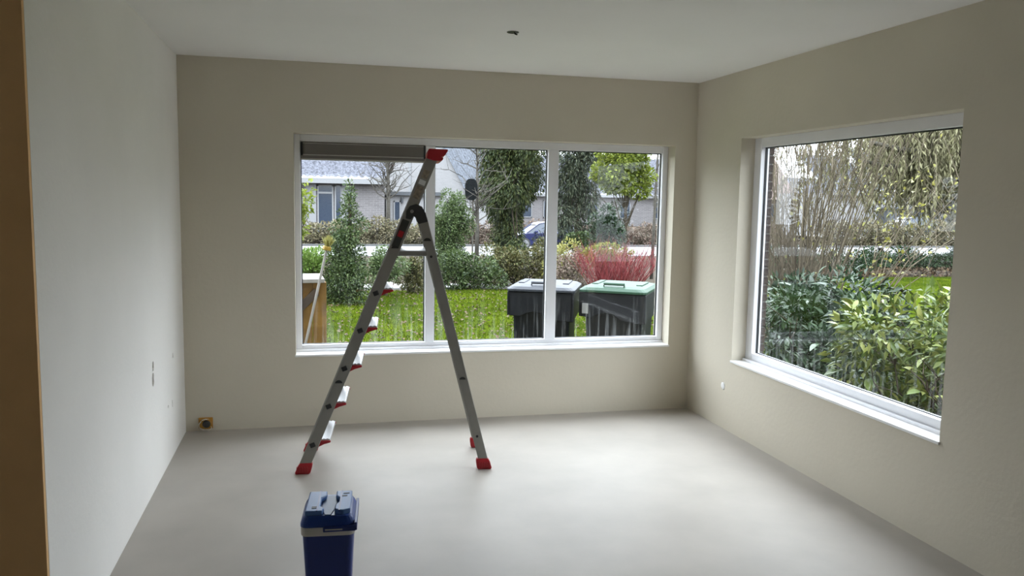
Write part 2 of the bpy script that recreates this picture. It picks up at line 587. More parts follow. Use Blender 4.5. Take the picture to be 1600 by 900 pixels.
# five treads with a red cap at each end, and the platform
for k in range(5):
    zt = 0.206 + k * 0.2295
    xs = 0.012 + (zt - 0.045) * 0.408
    td = MB()
    td.box((xs - 0.030, side_y(zt, False) + 0.024, zt - 0.022), (xs + 0.086, side_y(zt, True) - 0.024, zt))
    tr = td.build('tread', M['alu_step'], lad, bevel=0.004)
    gv = MB()
    for q in range(5):
        gv.box((xs - 0.018 + q * 0.021, side_y(zt, False) + 0.026, zt - 0.001), (xs - 0.009 + q * 0.021, side_y(zt, True) - 0.026, zt + 0.0025))
    gv.build('tread_rib', M['alu_step'], tr)
    for far in (False, True):
        s = -1 if far else 1
        yy = side_y(zt, far) + s * 0.008
        pl = [(xs - 0.005, zt - 0.052), (xs + 0.040, zt - 0.036), (xs + 0.089, zt - 0.024), (xs + 0.089, zt - 0.002), (xs - 0.005, zt - 0.002)]
        pl2 = [(xs - 0.005, zt - 0.056), (xs + 0.050, zt - 0.030), (xs + 0.090, zt - 0.019), (xs + 0.090, zt - 0.008), (xs - 0.005, zt - 0.008)]
        MB().prism(pl2, lambda a, b, d: (a, d, b), yy + s * 0.004, yy + s * 0.02).build('tread_cap', M['red_plastic'], tr, bevel=0.002)
zp = 1.352
pf = MB().box((0.535, side_y(zp, False) + 0.022, zp - 0.034), (0.790, side_y(zp, True) - 0.022, zp)).build('platform', M['alu_step'], lad, bevel=0.005)
MB().box((0.535, side_y(zp, False) + 0.016, zp - 0.030), (0.772, side_y(zp, False) + 0.022, zp - 0.008)).build('platform_edge', M['alu'], pf)
# cross bars between the rear stiles
for zc in (0.25, 0.80):
    xc = 1.100 - (zc - 0.045) * 0.2562
    MB().box((xc - 0.012, side_y(zc, False) + 0.02, zc - 0.02), (xc + 0.012, side_y(zc, True) - 0.02, zc + 0.02)).build('cross_bar', M['alu'], lad, bevel=0.003)
# red tray across the tops of the front stiles
tp = [(0.738, 1.905), (0.748, 1.955), (0.752, 1.962), (0.862, 1.960), (0.866, 1.953), (0.846, 1.922), (0.826, 1.914), (0.838, 1.910), (0.834, 1.896), (0.820, 1.890), (0.782, 1.892)]
ty = MB().prism(tp, lambda a, b, d: (a, d, b), side_y(1.93, False) - 0.012, side_y(1.93, True) + 0.012).build('top_tray', M['red_plastic'], lad, bevel=0.004)
# stickers on the near front stile
def sticker(nm, pts, m, lift):
    return MB().prism(pts, lambda a, b, d: (a, side_y(b, False) - d, b), lift * 0.2, lift).build(nm, m, lad)


def on_stile(t0, t1, w0, w1):
    """rectangle along the near stile: heights t0..t1, fractions w0..w1 of its width"""
    def P(z, w):
        x = 0.012 + (z - 0.045) * 0.408
        return (x + (w - 0.5) * 0.066 * 0.925, z - (w - 0.5) * 0.066 * 0.378)
    return [P(t0, w0), P(t0, w1), P(t1, w1), P(t1, w0)]


sticker('warning_sticker', on_stile(1.372, 1.535, 0.14, 0.80), M['dark_plastic'], 0.0012)
sticker('red_sticker', on_stile(1.435, 1.470, 0.26, 0.72), M['red_plastic'], 0.0020)
sticker('print_sticker', on_stile(1.665, 1.740, 0.20, 0.80), M['label_print'], 0.0012)
sticker('silver_sticker', on_stile(1.748, 1.775, 0.20, 0.80), M['label_silver'], 0.0012)
sticker('print_sticker', on_stile(1.785, 1.835, 0.24, 0.78), M['label_print'], 0.0012)

# ------------------------------------------------------------------ cool box
cb = empty('cool_box', (0.066, 3.425, 0), math.radians(-5))
tag(cb, 'small blue plastic cool box with grey band on the floor', 'cool box')


def rrect(w, d, r, z, n=5):
    pts = []
    for cx, cy, a0 in ((w / 2 - r, d / 2 - r, 0), (-w / 2 + r, d / 2 - r, 90), (-w / 2 + r, -d / 2 + r, 180), (w / 2 - r, -d / 2 + r, 270)):
        for k in range(n + 1):
            a = math.radians(a0 + 90 * k / n)
            pts.append((cx + r * math.cos(a), cy + r * math.sin(a), z))
    return pts


MB().loft([rrect(0.172, 0.205, 0.02, 0.0), rrect(0.178, 0.212, 0.022, 0.01), rrect(0.206, 0.245, 0.025, 0.298)]).build('body', M['blue_body'], cb, smooth=False, bevel=0.002)
MB().loft([rrect(0.214, 0.253, 0.028, 0.292), rrect(0.218, 0.257, 0.028, 0.296), rrect(0.220, 0.258, 0.028, 0.328), rrect(0.216, 0.255, 0.028, 0.332)]).build('band', M['warm_grey'], cb)
lid = MB().loft([rrect(0.222, 0.262, 0.032, 0.330), rrect(0.222, 0.262, 0.034, 0.340), rrect(0.206, 0.252, 0.034, 0.362), rrect(0.190, 0.245, 0.03, 0.372), rrect(0.178, 0.238, 0.026, 0.376)]).build('lid', M['blue_lid'], cb)
# raised sides of the lid with the grip trough between them
MB().prism([(-0.092, -0.118), (-0.022, -0.118), (-0.016, -0.085), (-0.034, -0.06), (-0.034, 0.03), (-0.016, 0.055), (-0.016, 0.112), (-0.090, 0.112)], lambda a, b, d: (a, b, d), 0.374, 0.396).build('raised_panel', M['blue_panel'], lid, bevel=0.005)
MB().prism([(0.026, -0.100), (0.060, -0.118), (0.090, -0.10), (0.090, 0.112), (0.024, 0.112), (0.024, 0.055), (0.040, 0.03), (0.040, -0.02), (0.026, -0.05)], lambda a, b, d: (a, b, d), 0.374, 0.396).build('raised_panel', M['blue_panel'], lid, bevel=0.005)
MB().prism([(-0.012, -0.119), (0.012, -0.119), (0.024, -0.06), (0.034, 0.03), (0.018, 0.10), (-0.014, 0.10), (-0.030, 0.03), (-0.028, -0.05)], lambda a, b, d: (a, b, d), 0.374, 0.379).build('grip_trough', M['blue_lid_grey'], lid, bevel=0.002)
for xx in (-0.044, 0.046):
    MB().box((xx - 0.003, -0.117, 0.390), (xx + 0.003, 0.112, 0.3968)).build('lid_seam', M['blue_body'], lid)
MB().box((-0.066, -0.092, 0.392), (-0.046, -0.068, 0.3975)).build('vent_slot', M['black'], lid, bevel=0.001)
MB().box((0.050, 0.040, 0.392), (0.072, 0.052, 0.3975)).build('vent_slot', M['black'], lid, bevel=0.001)
MB().box((0.054, 0.070, 0.392), (0.080, 0.080, 0.3975)).build('vent_slot', M['black'], lid, bevel=0.001)
# swing handle folded along the right side, with its arm on the front
hp = MB()
hp.prism([(-0.018, 0.312), (0.112, 0.314), (0.118, 0.330), (0.116, 0.338), (-0.018, 0.334)], lambda a, b, d: (a, d, b), -0.140, -0.128)
hp.prism([(-0.018, 0.312), (0.112, 0.314), (0.118, 0.330), (0.116, 0.338), (-0.018, 0.334)], lambda a, b, d: (a, d, b), 0.128, 0.140)
hp.box((0.106, -0.140, 0.316), (0.118, 0.140, 0.350))
hdl = hp.build('carry_handle', M['blue_body'], cb, bevel=0.003)
MB().box((-0.010, -0.1425, 0.321), (0.060, -0.139, 0.326)).build('handle_slot', M['warm_grey'], hdl, bevel=0.001)

# ------------------------------------------------------------------ small fittings
sb = empty('socket_box', (-0.735, BY, 0.055))
tag(sb, 'yellow wall box with loose wires low in the corner', 'wall box')
MB().box((-0.050, -0.010, -0.040), (0.046, 0.0, 0.042)).build('back_plate', M['yellow_box'], sb, bevel=0.006)
MB().lathe([(0.036, 0.0), (0.036, -0.022), (0.029, -0.022), (0.029, -0.012)], (0.004, -0.008, 0.0), 'y', 18).build('box_ring', M['yellow_box'], sb)
MB().lathe([(0.001, -0.026), (0.022, -0.026), (0.028, -0.02), (0.028, -0.010)], (0.006, -0.008, 0.0), 'y', 16).build('cover', M['dark_plastic'], sb)
for pts in ([(-0.03, -0.02, 0.02), (-0.045, -0.03, 0.0), (-0.04, -0.036, -0.025), (-0.01, -0.03, -0.042)], [(0.02, -0.02, 0.03), (0.0, -0.035, 0.037), (-0.025, -0.03, 0.028)],
            [(0.03, -0.02, -0.01), (0.04, -0.03, -0.03), (0.02, -0.034, -0.045), (0.0, -0.028, -0.04)]):
    MB().tube(pts, 0.0035, n=6).build('wire', M['cable_white'], sb, smooth=True)

ch = empty('ceiling_light_point', (1.107, 4.58, CH), math.radians(-45))
tag(ch, 'dark empty light point with cable stub in the white ceiling', 'light point')
MB().lathe([(0.034, 0.0), (0.034, -0.003), (0.026, -0.004), (0.026, 0.0)], (0, 0, 0), 'z', 20).build('rim', M['dark_plastic'], ch)
MB().lathe([(0.001, -0.002), (0.026, -0.002), (0.026, 0.0)], (0, 0, 0), 'z', 16).build('cap', M['black'], ch)
MB().tube([(0.01, 0, 0), (0.014, 0.0, -0.012), (0.026, 0.004, -0.016)], 0.004, n=6).build('cable_stub', M['black'], ch)

fp = MB()
ring0, ring1 = [], []
for k in range(14):
    a = 2 * math.pi * k / 14
    r = random.uniform(0.026, 0.034)
    ring0.append((RX, 5.44 + r * 1.1 * math.cos(a), 0.318 + r * math.sin(a)))
    ring1.append((RX - 0.003, 5.44 + r * 0.8 * math.cos(a), 0.318 + r * 0.75 * math.sin(a)))
tag(fp.loft([ring0, ring1]).build('filler_patch', M['sill_white'], smooth=True), 'round white filler patch on the right wall below the window', 'filler patch')

# ================================================================== OUTSIDE
def gz(y):
    """height of the ground: the plot falls from the house to the street"""
    return float(np.interp(y, [-20, 7, 19, 33, 200], [-0.20, -0.20, -0.50, -0.95, -0.95]))


M['grass_ground'] = mat('grass_ground', (0.017, 0.028, 0.003), 0.95, col2=(0.045, 0.062, 0.005), scale=0.9, detail=8, spec=0.0)
M['grass_blade'] = leaf_mat('grass_blade', [(0.035, 0.06, 0.004), (0.08, 0.12, 0.006), (0.14, 0.165, 0.012)], 0.7, 0.3, 0.05)
M['soil'] = mat('soil', (0.02, 0.015, 0.01), 0.95, col2=(0.04, 0.03, 0.02), scale=3.0, detail=8, spec=0.1)
M['asphalt'] = mat('asphalt', (0.13, 0.13, 0.133), 0.85, var=0.08, scale=2.0)
M['concrete'] = mat('concrete', (0.14, 0.135, 0.13), 0.85, var=0.10, scale=3.0)
M['kerb'] = mat('kerb', (0.05, 0.05, 0.05), 0.9, var=0.1, scale=3.0)
M['dead_leaf'] = leaf_mat('dead_leaf', [(0.08, 0.045, 0.025), (0.12, 0.075, 0.04), (0.04, 0.028, 0.018), (0.13, 0.10, 0.055)], 0.7, 0.1)
M['bark'] = mat('bark', (0.035, 0.028, 0.02), 0.9, var=0.3, scale=12, spec=0.1)
M['bark_grey'] = mat('bark_grey', (0.06, 0.055, 0.047), 0.9, var=0.25, scale=10, spec=0.1)
M['twig_tan'] = leaf_mat('twig_tan', [(0.075, 0.06, 0.042), (0.14, 0.115, 0.08), (0.24, 0.20, 0.14)], 0.8, 0.0, 0.1)
M['twig_red'] = leaf_mat('twig_red', [(0.10, 0.012, 0.018), (0.20, 0.022, 0.03), (0.30, 0.05, 0.05)], 0.6, 0.0)
M['leaf_laurel'] = leaf_mat('leaf_laurel', [(0.05, 0.085, 0.02), (0.10, 0.15, 0.03), (0.19, 0.24, 0.05), (0.30, 0.33, 0.08)], 0.32, 0.2)
M['leaf_dark'] = leaf_mat('leaf_dark', [(0.018, 0.036, 0.020), (0.035, 0.062, 0.032), (0.055, 0.095, 0.045)], 0.26, 0.12)
M['leaf_dark_top'] = leaf_mat('leaf_dark_top', [(0.04, 0.07, 0.035), (0.07, 0.12, 0.05)], 0.24, 0.12)
M['leaf_mid'] = leaf_mat('leaf_mid', [(0.03, 0.055, 0.02), (0.065, 0.10, 0.03), (0.11, 0.15, 0.05)], 0.45, 0.2)
M['leaf_privet'] = leaf_mat('leaf_privet', [(0.05, 0.085, 0.03), (0.10, 0.15, 0.05), (0.17, 0.22, 0.09)], 0.45, 0.25)
M['leaf_conifer'] = leaf_mat('leaf_conifer', [(0.025, 0.042, 0.016), (0.06, 0.085, 0.025), (0.12, 0.135, 0.04)], 0.6, 0.15)
M['leaf_spruce'] = leaf_mat('leaf_spruce', [(0.022, 0.034, 0.020), (0.045, 0.06, 0.032), (0.08, 0.09, 0.05)], 0.6, 0.1)
M['leaf_lime'] = leaf_mat('leaf_lime', [(0.11, 0.16, 0.02), (0.22, 0.28, 0.03), (0.34, 0.38, 0.08)], 0.5, 0.35)
M['leaf_bright'] = leaf_mat('leaf_bright', [(0.10, 0.19, 0.03), (0.17, 0.28, 0.05), (0.26, 0.36, 0.09)], 0.5, 0.35)
M['leaf_olive'] = leaf_mat('leaf_olive', [(0.05, 0.05, 0.02), (0.10, 0.095, 0.03), (0.17, 0.15, 0.06), (0.08, 0.11, 0.03)], 0.55, 0.2)
M['leaf_tan'] = leaf_mat('leaf_tan', [(0.12, 0.10, 0.06), (0.22, 0.19, 0.11), (0.31, 0.27, 0.17), (0.14, 0.15, 0.07)], 0.7, 0.15)
M['leaf_pink'] = leaf_mat('leaf_pink', [(0.14, 0.10, 0.08), (0.26, 0.19, 0.15), (0.20, 0.17, 0.12)], 0.7, 0.15)
M['leaf_yellow'] = leaf_mat('leaf_yellow', [(0.22, 0.20, 0.04), (0.36, 0.34, 0.09), (0.50, 0.50, 0.22)], 0.5, 0.35)
M['leaf_willow'] = leaf_mat('leaf_willow', [(0.15, 0.14, 0.07), (0.26, 0.245, 0.13), (0.38, 0.36, 0.22)], 0.6, 0.25)


def raw_mesh(name, V, F, m, parent=None):
    """numpy verts (n,3) and tris (k,3) -> object"""
    me = bpy.data.meshes.new(name)
    V = np.ascontiguousarray(V, dtype=np.float32)
    F = np.ascontiguousarray(F, dtype=np.int32)
    me.vertices.add(len(V))
    me.vertices.foreach_set('co', V.ravel())
    me.loops.add(F.size)
    me.loops.foreach_set('vertex_index', F.ravel())
    me.polygons.add(len(F))
    me.polygons.foreach_set('loop_start', np.arange(0, F.size, 3, dtype=np.int32))
    me.polygons.foreach_set('loop_total', np.full(len(F), 3, dtype=np.int32))
    me.update(calc_edges=True)
    me.validate()
    me.materials.append(m)
    o = bpy.data.objects.new(name, me)
    COL.objects.link(o)
    if parent:
        o.parent = parent
    return o


def norm(a):
    return a / np.maximum(np.linalg.norm(a, axis=1, keepdims=True), 1e-9)


def leaf_geo(P, D, L, W, fold=0.25, up=0.6):
    """a folded two-triangle leaf at every point P along D"""
    n = len(P)
    D = norm(D)
    ref = rng.normal(size=(n, 3)) * 0.6
    ref[:, 2] += up * 2
    S = norm(np.cross(D, ref))
    N = np.cross(S, D)
    L = np.broadcast_to(np.asarray(L, float).reshape(-1, 1), (n, 1)) * rng.uniform(0.7, 1.25, (n, 1))
    Wd = L * W
    base = P
    tip = P + D * L - N * L * 0.08
    mid = P + D * L * 0.45 + N * Wd * fold
    a = mid + S * Wd * 0.5
    b = mid - S * Wd * 0.5
    V = np.stack([base, a, tip, b], 1).reshape(-1, 3)
    i = np.arange(n)[:, None] * 4
    F = np.concatenate([i + np.array([[0, 1, 2]]), i + np.array([[0, 2, 3]])], 0)
    return V, F


def blobs(n, centers, radii, fill=0.45):
    """points spread over the outer shell of many overlapping balls"""
    centers, radii = np.asarray(centers, float), np.asarray(radii, float)
    if radii.ndim == 1:
        radii = np.repeat(radii[:, None], 3, 1)
    area = radii.prod(1) ** (2 / 3)
    k = rng.choice(len(centers), n, p=area / area.sum())
    d = norm(rng.normal(size=(n, 3)))
    r = (1 - fill * rng.random((n, 1)) ** 1.6)
    return centers[k] + d * radii[k] * r, d


def ell_blobs(c, r, k, br=(0.28, 0.45)):
    """k ball centres inside an ellipsoid c, r"""
    d = norm(rng.normal(size=(k, 3))) * rng.random((k, 1)) ** 0.45
    b = rng.uniform(br[0], br[1], k)
    C = np.asarray(c) + d * np.asarray(r) * (1 - b[:, None] * 0.9)
    return C, b[:, None] * np.asarray(r)[None] * np.array([1, 1, 0.85])


def box_blobs(a, b, step, r):
    a, b = np.asarray(a, float), np.asarray(b, float)
    nn = np.maximum(1, np.round((b - a) / step)).astype(int)
    g = np.stack(np.meshgrid(*[np.linspace(a[i] + r, max(a[i] + r, b[i] - r), nn[i]) for i in range(3)], indexing='ij'), -1).reshape(-1, 3)
    g = g + rng.normal(size=g.shape) * step * 0.22
    return g, np.full(len(g), r) * rng.uniform(0.8, 1.2, len(g))


def branch_paths(base, n, height, spread, r0, segs=5, sub=3, wob=0.08, base_r=0.2, sub_len=0.45, lean=(0, 0)):
    out = []
    for _ in range(n):
        a = random.uniform(0, 2 * math.pi)
        q = math.sqrt(random.random())
        p = Vector(base) + Vector((math.cos(a) * base_r * q, math.sin(a) * base_r * q, 0))
        h = height * random.uniform(0.75, 1.05)
        tgt = p + Vector((math.cos(a) * spread * q + lean[0] * h, math.sin(a) * spread * q + lean[1] * h, h))
        pts = [p + (tgt - p) * (k / segs) + Vector((math.cos(a), math.sin(a), 0)) * (spread * q * 0.35 * ((k / segs) ** 2 - k / segs)) +
               Vector((random.gauss(0, wob), random.gauss(0, wob), 0)) * (k / segs) for k in range(segs + 1)]
        out.append((pts, r0 * random.uniform(0.6, 1.1), r0 * 0.2))
        for _s in range(sub):
            k = random.randint(1, segs - 1)
            o = pts[k]
            b = random.uniform(0, 2 * math.pi)
            l = h * sub_len * random.uniform(0.5, 1.1)
            dr = Vector((math.cos(b) * 0.5, math.sin(b) * 0.5, 0.85)).normalized()
            out.append(([o + dr * (l * j / 3) + Vector((random.gauss(0, wob), random.gauss(0, wob), 0)) * (j / 3) * 0.6 for j in range(4)], r0 * 0.45, r0 * 0.12))
    return out


def tubes_obj(name, paths, m, parent, n=4):
    mb = MB()
    for pts, a, b in paths:
        mb.tube(pts, a, b, n)
    return mb.build(name, m, parent)


def foliage(parent, P, D, L, W, m, name='foliage', fold=0.25, up=0.6, stuff=True):
    V, F = leaf_geo(P - np.asarray(parent.location), D, L, W, fold, up)
    o = raw_mesh(name, V, F, m, parent)
    if stuff:
        o['kind'] = 'stuff'
    return o


def rel(paths, loc):
    return [([p - Vector(loc) for p in pts], a, b) for pts, a, b in paths]


def shrub(name, label, cat, x, y, C, R, n, L, W, m, stems=6, stem_mat='bark', group=None, droop=0.0, fill=0.5, stem_r=0.02, trunk=None, stuff_up=0.6):
    """blob foliage on a few stems; C, R in world coordinates"""
    z = gz(y)
    root = empty(name, (x, y, z - 0.02))
    tag(root, label, cat, group)
    P, d = blobs(n, C, R, fill)
    keep = P[:, 2] > z + 0.02
    P, d = P[keep], d[keep]
    D = d + rng.normal(size=d.shape) * 0.55 + np.array([0, 0, -droop])
    foliage(root, P, D, L, W, m, up=stuff_up)
    mb = MB()
    C = np.asarray(C)
    if trunk:
        top = Vector(trunk[0])
        b = Vector((x, y, z - 0.05))
        mb.tube([b - root.location, (b + (top - b) * 0.5) - root.location + Vector((0.04, 0.03, 0)), top - root.location], trunk[1], trunk[1] * 0.6, 8)
    for k in rng.choice(len(C), min(stems, len(C)), replace=False):
        e = Vector(C[k])
        b = Vector((x + random.uniform(-.08, .08), y + random.uniform(-.08, .08), z - 0.04))
        if trunk:
            b = Vector((x, y, z)).lerp(Vector(trunk[0]), random.uniform(0.5, 0.95))
        mid = b.lerp(e, 0.5) + Vector((random.gauss(0, .06), random.gauss(0, .06), 0.08))
        mb.tube([b - root.location, mid - root.location, e - root.location], stem_r, stem_r * 0.35, 5)
    mb.build('trunk' if trunk else 'stems', M[stem_mat], root)
    return root


# ------------------------------------------------------------------ ground, paths, road
def ground(name, x0, x1, ys, m, lift=0.0, label=None):
    mb = MB()
    for a, b in zip(ys[:-1], ys[1:]):
        k = len(mb.v)
        mb.v += [(x0, a, gz(a) + lift), (x1, a, gz(a) + lift), (x1, b, gz(b) + lift), (x0, b, gz(b) + lift)]
        mb.f += [(k, k + 1, k + 2, k + 3)]
        mb.v += [(x0, a, gz(a) + lift - 0.25), (x1, a, gz(a) + lift - 0.25), (x1, b, gz(b) + lift - 0.25), (x0, b, gz(b) + lift - 0.25)]
        mb.f += [(k + 7, k + 6, k + 5, k + 4), (k, k + 4, k + 5, k + 1), (k + 2, k + 6, k + 7, k + 3)]
    return struct(mb.build(name, m), label)


ground('garden_ground', -45, 75, [-12, 7, 19, 33, 37.2], M['soil'], -0.03, 'dark garden soil')
ground('lawn', -30, 60, [6.4, 7, 13, 19.2], M['grass_ground'], 0.0, 'mossy front lawn')
ground('lawn_neighbour', 12, 60, [19.2, 22.6], M['grass_ground'], 0.005, 'bright strip of lawn by the clipped hedge')
ground('footpath', -14, 6.0, [19.9, 21.3], M['concrete'], 0.01, 'pale garden path behind the lawn')
ground('road', -60, 110, [37.2, 44.6], M['asphalt'], 0.0, 'pale wet street')
ground('kerb_strip', -60, 110, [44.6, 45.0], M['kerb'], 0.08, 'dark kerb beyond the street')
ground('far_ground', -60, 110, [45.0, 95], M['soil'], -0.01, 'ground of the plots across the street')

# grass blades, thickest where the window shows them
gp = []
for n, (x0, x1, y0, y1) in ((52000, (-2.5, 6.0, 8.0, 19.2)), (9000, (13.0, 24.0, 16.0, 22.6))):
    gp.append(np.stack([rng.uniform(x0, x1, n), y0 + (y1 - y0) * rng.random(n) ** 1.25, np.zeros(n)], 1))
gp = np.concatenate(gp)
gp[:, 2] = np.interp(gp[:, 1], [7, 19, 33], [-0.20, -0.50, -0.95]) - 0.005
gd = rng.normal(size=gp.shape) * 0.55
gd[:, 2] = 1.0
V, F = leaf_geo(gp, gd, 0.055, 0.22, 0.1, 0.0)
tag(raw_mesh('grass', V, F, M['grass_blade']), 'short green grass blades of the front lawn', 'grass', kind='stuff')
n = 2300
lp = np.stack([rng.uniform(-2.5, 5.5, n), rng.uniform(8.0, 18.5, n), np.zeros(n)], 1)
lp[:, 2] = np.interp(lp[:, 1], [7, 19, 33], [-0.20, -0.50, -0.95]) + 0.035
ld = rng.normal(size=lp.shape)
ld[:, 2] *= 0.2
V, F = leaf_geo(lp, ld, 0.065, 0.75, 0.2, 1.5)
tag(raw_mesh('fallen_leaves', V, F, M['dead_leaf']), 'small brown fallen leaves strewn over the front lawn', 'fallen leaves', kind='stuff')
n = 2600
lp = np.stack([rng.uniform(15.0, 26, n), rng.uniform(22.5, 24.8, n), np.zeros(n)], 1)
lp[:, 2] = np.interp(lp[:, 1], [7, 19, 33], [-0.20, -0.50, -0.95]) + rng.uniform(0, 0.22, n)
ld = rng.normal(size=lp.shape)
V, F = leaf_geo(lp, ld, 0.12, 0.7, 0.2, 0.8)
tag(raw_mesh('leaf_litter', V, F, M['dead_leaf']), 'reddish brown leaf litter at the foot of the clipped hedge', 'leaf litter', kind='stuff')

# ------------------------------------------------------------------ wheelie bins
M['bin_black'] = mat('bin_black', (0.005, 0.006, 0.008), 0.5, var=0.15, scale=6, spec=0.15)
M['bin_grey_lid'] = mat('bin_grey_lid', (0.018, 0.021, 0.028), 0.45, var=0.06, scale=6, spec=0.25)
M['bin_green_lid'] = mat('bin_green_lid', (0.014, 0.042, 0.024), 0.45, var=0.06, scale=6, spec=0.2)
M['sticker_white'] = mat('sticker_white', (0.2, 0.2, 0.2), 0.5)
M['rubber'] = mat('rubber', (0.02, 0.02, 0.02), 0.8)


def wheelie_bin(x, y, rz, lidm, label, H=1.06):
    z0 = gz(y)
    r = empty('wheelie_bin', (x, y, z0), rz)
    tag(r, label, 'wheelie bin', 'wheelie bins by the window')
    MB().loft([rrect(0.50, 0.52, 0.05, 0.06, 3), rrect(0.535, 0.585, 0.05, 0.30, 3), rrect(0.565, 0.66, 0.05, H - 0.20, 3)]).build('body', M['bin_black'], r, bevel=0.004)
    # wider upper collar with a swept lower edge on the front
    top = H - 0.055
    fr = [(-0.315, H - 0.29), (-0.20, H - 0.30), (-0.13, H - 0.265), (-0.06, H - 0.25), (0.02, H - 0.265), (0.08, H - 0.31), (0.14, H - 0.325), (0.315, H - 0.335), (0.325, top), (-0.325, top)]
    cm = MB()
    cm.prism(fr, lambda a, b, d: (a, d, b), -0.385, -0.345)
    cm.prism([(-0.385, H - 0.29), (0.37, H - 0.26), (0.37, top), (-0.385, top)], lambda a, b, d: (d, a, b), -0.325, -0.285)
    cm.prism([(-0.385, H - 0.335), (0.37, H - 0.29), (0.37, top), (-0.385, top)], lambda a, b, d: (d, a, b), 0.285, 0.325)
    cm.box((-0.325, 0.33, H - 0.27), (0.325, 0.37, top))
    cm.box((-0.30, -0.36, H - 0.20), (0.30, 0.345, H - 0.16))
    cm.build('collar', M['bin_black'], r, bevel=0.008)
    lid = MB()
    lid.loft([rrect(0.665, 0.785, 0.06, top + 0.004, 3), rrect(0.665, 0.785, 0.06, top + 0.026, 3), rrect(0.60, 0.72, 0.08, top + 0.05, 3), rrect(0.48, 0.56, 0.08, top + 0.066, 3)])
    lo = lid.build('lid', lidm, r, bevel=0.004)
    lo.location = (0, -0.008, 0)
    MB().tube([(-0.10, -0.30, top + 0.045), (-0.10, -0.30, top + 0.085), (0.10, -0.30, top + 0.085), (0.10, -0.30, top + 0.045)], 0.014, n=6).build('lid_grip', lidm, lo)
    for sx in (-1, 1):
        MB().box((sx * 0.22 - 0.03, -0.17, top + 0.055), (sx * 0.22 + 0.03, 0.2, top + 0.075)).build('lid_rib', lidm, lo, bevel=0.006)
        MB().box((sx * 0.24 - 0.045, 0.37, top - 0.06), (sx * 0.24 + 0.045, 0.44, top + 0.02)).build('hinge_lug', M['bin_black'], r, bevel=0.008)
        w = MB().lathe([(0.001, -0.03), (0.085, -0.03), (0.10, -0.02), (0.10, 0.02), (0.085, 0.03), (0.001, 0.03)], (sx * 0.285, 0.25, 0.10), 'x', 18).build('wheel', M['rubber'], r)
        MB().lathe([(0.001, -0.034), (0.045, -0.034), (0.045, 0.034), (0.001, 0.034)], (sx * 0.285, 0.25, 0.10), 'x', 12).build('hub', M['warm_grey'], w)
    MB().tube([(-0.25, 0.43, top - 0.01), (0.25, 0.43, top - 0.01)], 0.016, n=8).build('push_bar', M['bin_black'], r)
    MB().box((-0.18, -0.215, 0.0), (0.18, -0.10, 0.07)).build('foot', M['bin_black'], r, bevel=0.006)
    return r


b1 = wheelie_bin(2.30, 7.92, math.radians(-24), M['bin_grey_lid'], 'black wheelie bin with pale grey lid standing on the lawn')
b2 = wheelie_bin(3.00, 7.66, math.radians(-33), M['bin_green_lid'], 'black wheelie bin with green lid standing by the window')
MB().box((-0.29, -0.3885, 0.80), (-0.23, -0.3845, 0.90)).build('sticker', M['sticker_white'], b2)
MB().box((0.10, -0.3885, 0.60), (0.125, -0.3845, 0.64)).build('sticker', M['sticker_white'], b1)

# ------------------------------------------------------------------ timber crate and broom by the window
M['timber_gold'] = mat('timber_gold', (0.155, 0.085, 0.018), 0.7, col2=(0.085, 0.045, 0.012), scale=5, detail=6, spec=0.2)
M['timber_grey'] = mat('timber_grey', (0.17, 0.16, 0.15), 0.7, var=0.08, scale=8)
M['timber_dark'] = mat('timber_dark', (0.03, 0.018, 0.01), 0.8, var=0.2, scale=8)
cx1 = at(508, 500, 7.35).x
cr = empty('timber_crate', (cx1 - 0.36, 7.55, gz(7.5)), math.radians(3))
tag(cr, 'golden weathered timber crate with pale top board on the lawn', 'crate')
for k in range(6):
    MB().box((-0.36 + k * 0.121, -0.22, 0.0), (-0.36 + k * 0.121 + 0.117, -0.195, 1.13)).build('plank', M['timber_gold'], cr, bevel=0.003)
for k in range(4):
    MB().box((0.335, -0.195 + k * 0.105, 0.0), (0.36, -0.195 + k * 0.105 + 0.101, 1.13)).build('plank', M['timber_gold'], cr, bevel=0.003)
MB().prism([(-0.34, 0.50), (-0.29, 0.46), (0.30, 1.02), (0.26, 1.08)], lambda a, b, d: (a, d, b), -0.245, -0.22).build('diagonal_brace', M['timber_dark'], cr, bevel=0.003)
MB().box((-0.36, -0.247, 0.04), (0.36, -0.222, 0.14)).build('batten', M['timber_dark'], cr, bevel=0.003)
MB().box((-0.42, -0.27, 1.13), (0.345, 0.26, 1.165)).build('top_board', M['timber_grey'], cr, bevel=0.004)
bt = at(510, 391, 7.22)
bb = at(479, 530, 7.20)
bdir = (bb - bt).normalized()
bfoot = bt + bdir * ((gz(7.2) + 0.03 - bt.z) / bdir.z)
br = empty('broom', bfoot)
tag(br, 'long broom with yellow head leaning against the timber crate', 'broom')
MB().tube([Vector((0, 0, 0)), bt - bfoot], 0.012, 0.011, 8).build('broom_handle', M['timber_grey'], br)
hb = MB()
hb.box((-0.05, -0.03, 0.0), (0.05, 0.03, 0.035))
M['broom_yellow'] = mat('broom_yellow', (0.19, 0.12, 0.01), 0.5)
hd = hb.build('broom_head', M['broom_yellow'], br, bevel=0.006)
hd.location = bt - bfoot
hd.rotation_euler = (-bdir).to_track_quat('Z', 'Y').to_euler()
bq = rng.uniform(-1, 1, (160, 3)) * np.array([0.045, 0.025, 0]) + np.array([0, 0, 0.03])
V, F = leaf_geo(bq, rng.normal(size=(160, 3)) * 0.25 + np.array([0, 0, 1.0]), 0.09, 0.08, 0, 0)
raw_mesh('bristles', V, F, M['leaf_yellow'], hd)['kind'] = 'stuff'

# ------------------------------------------------------------------ laurels beyond the right window
leaf_me = None


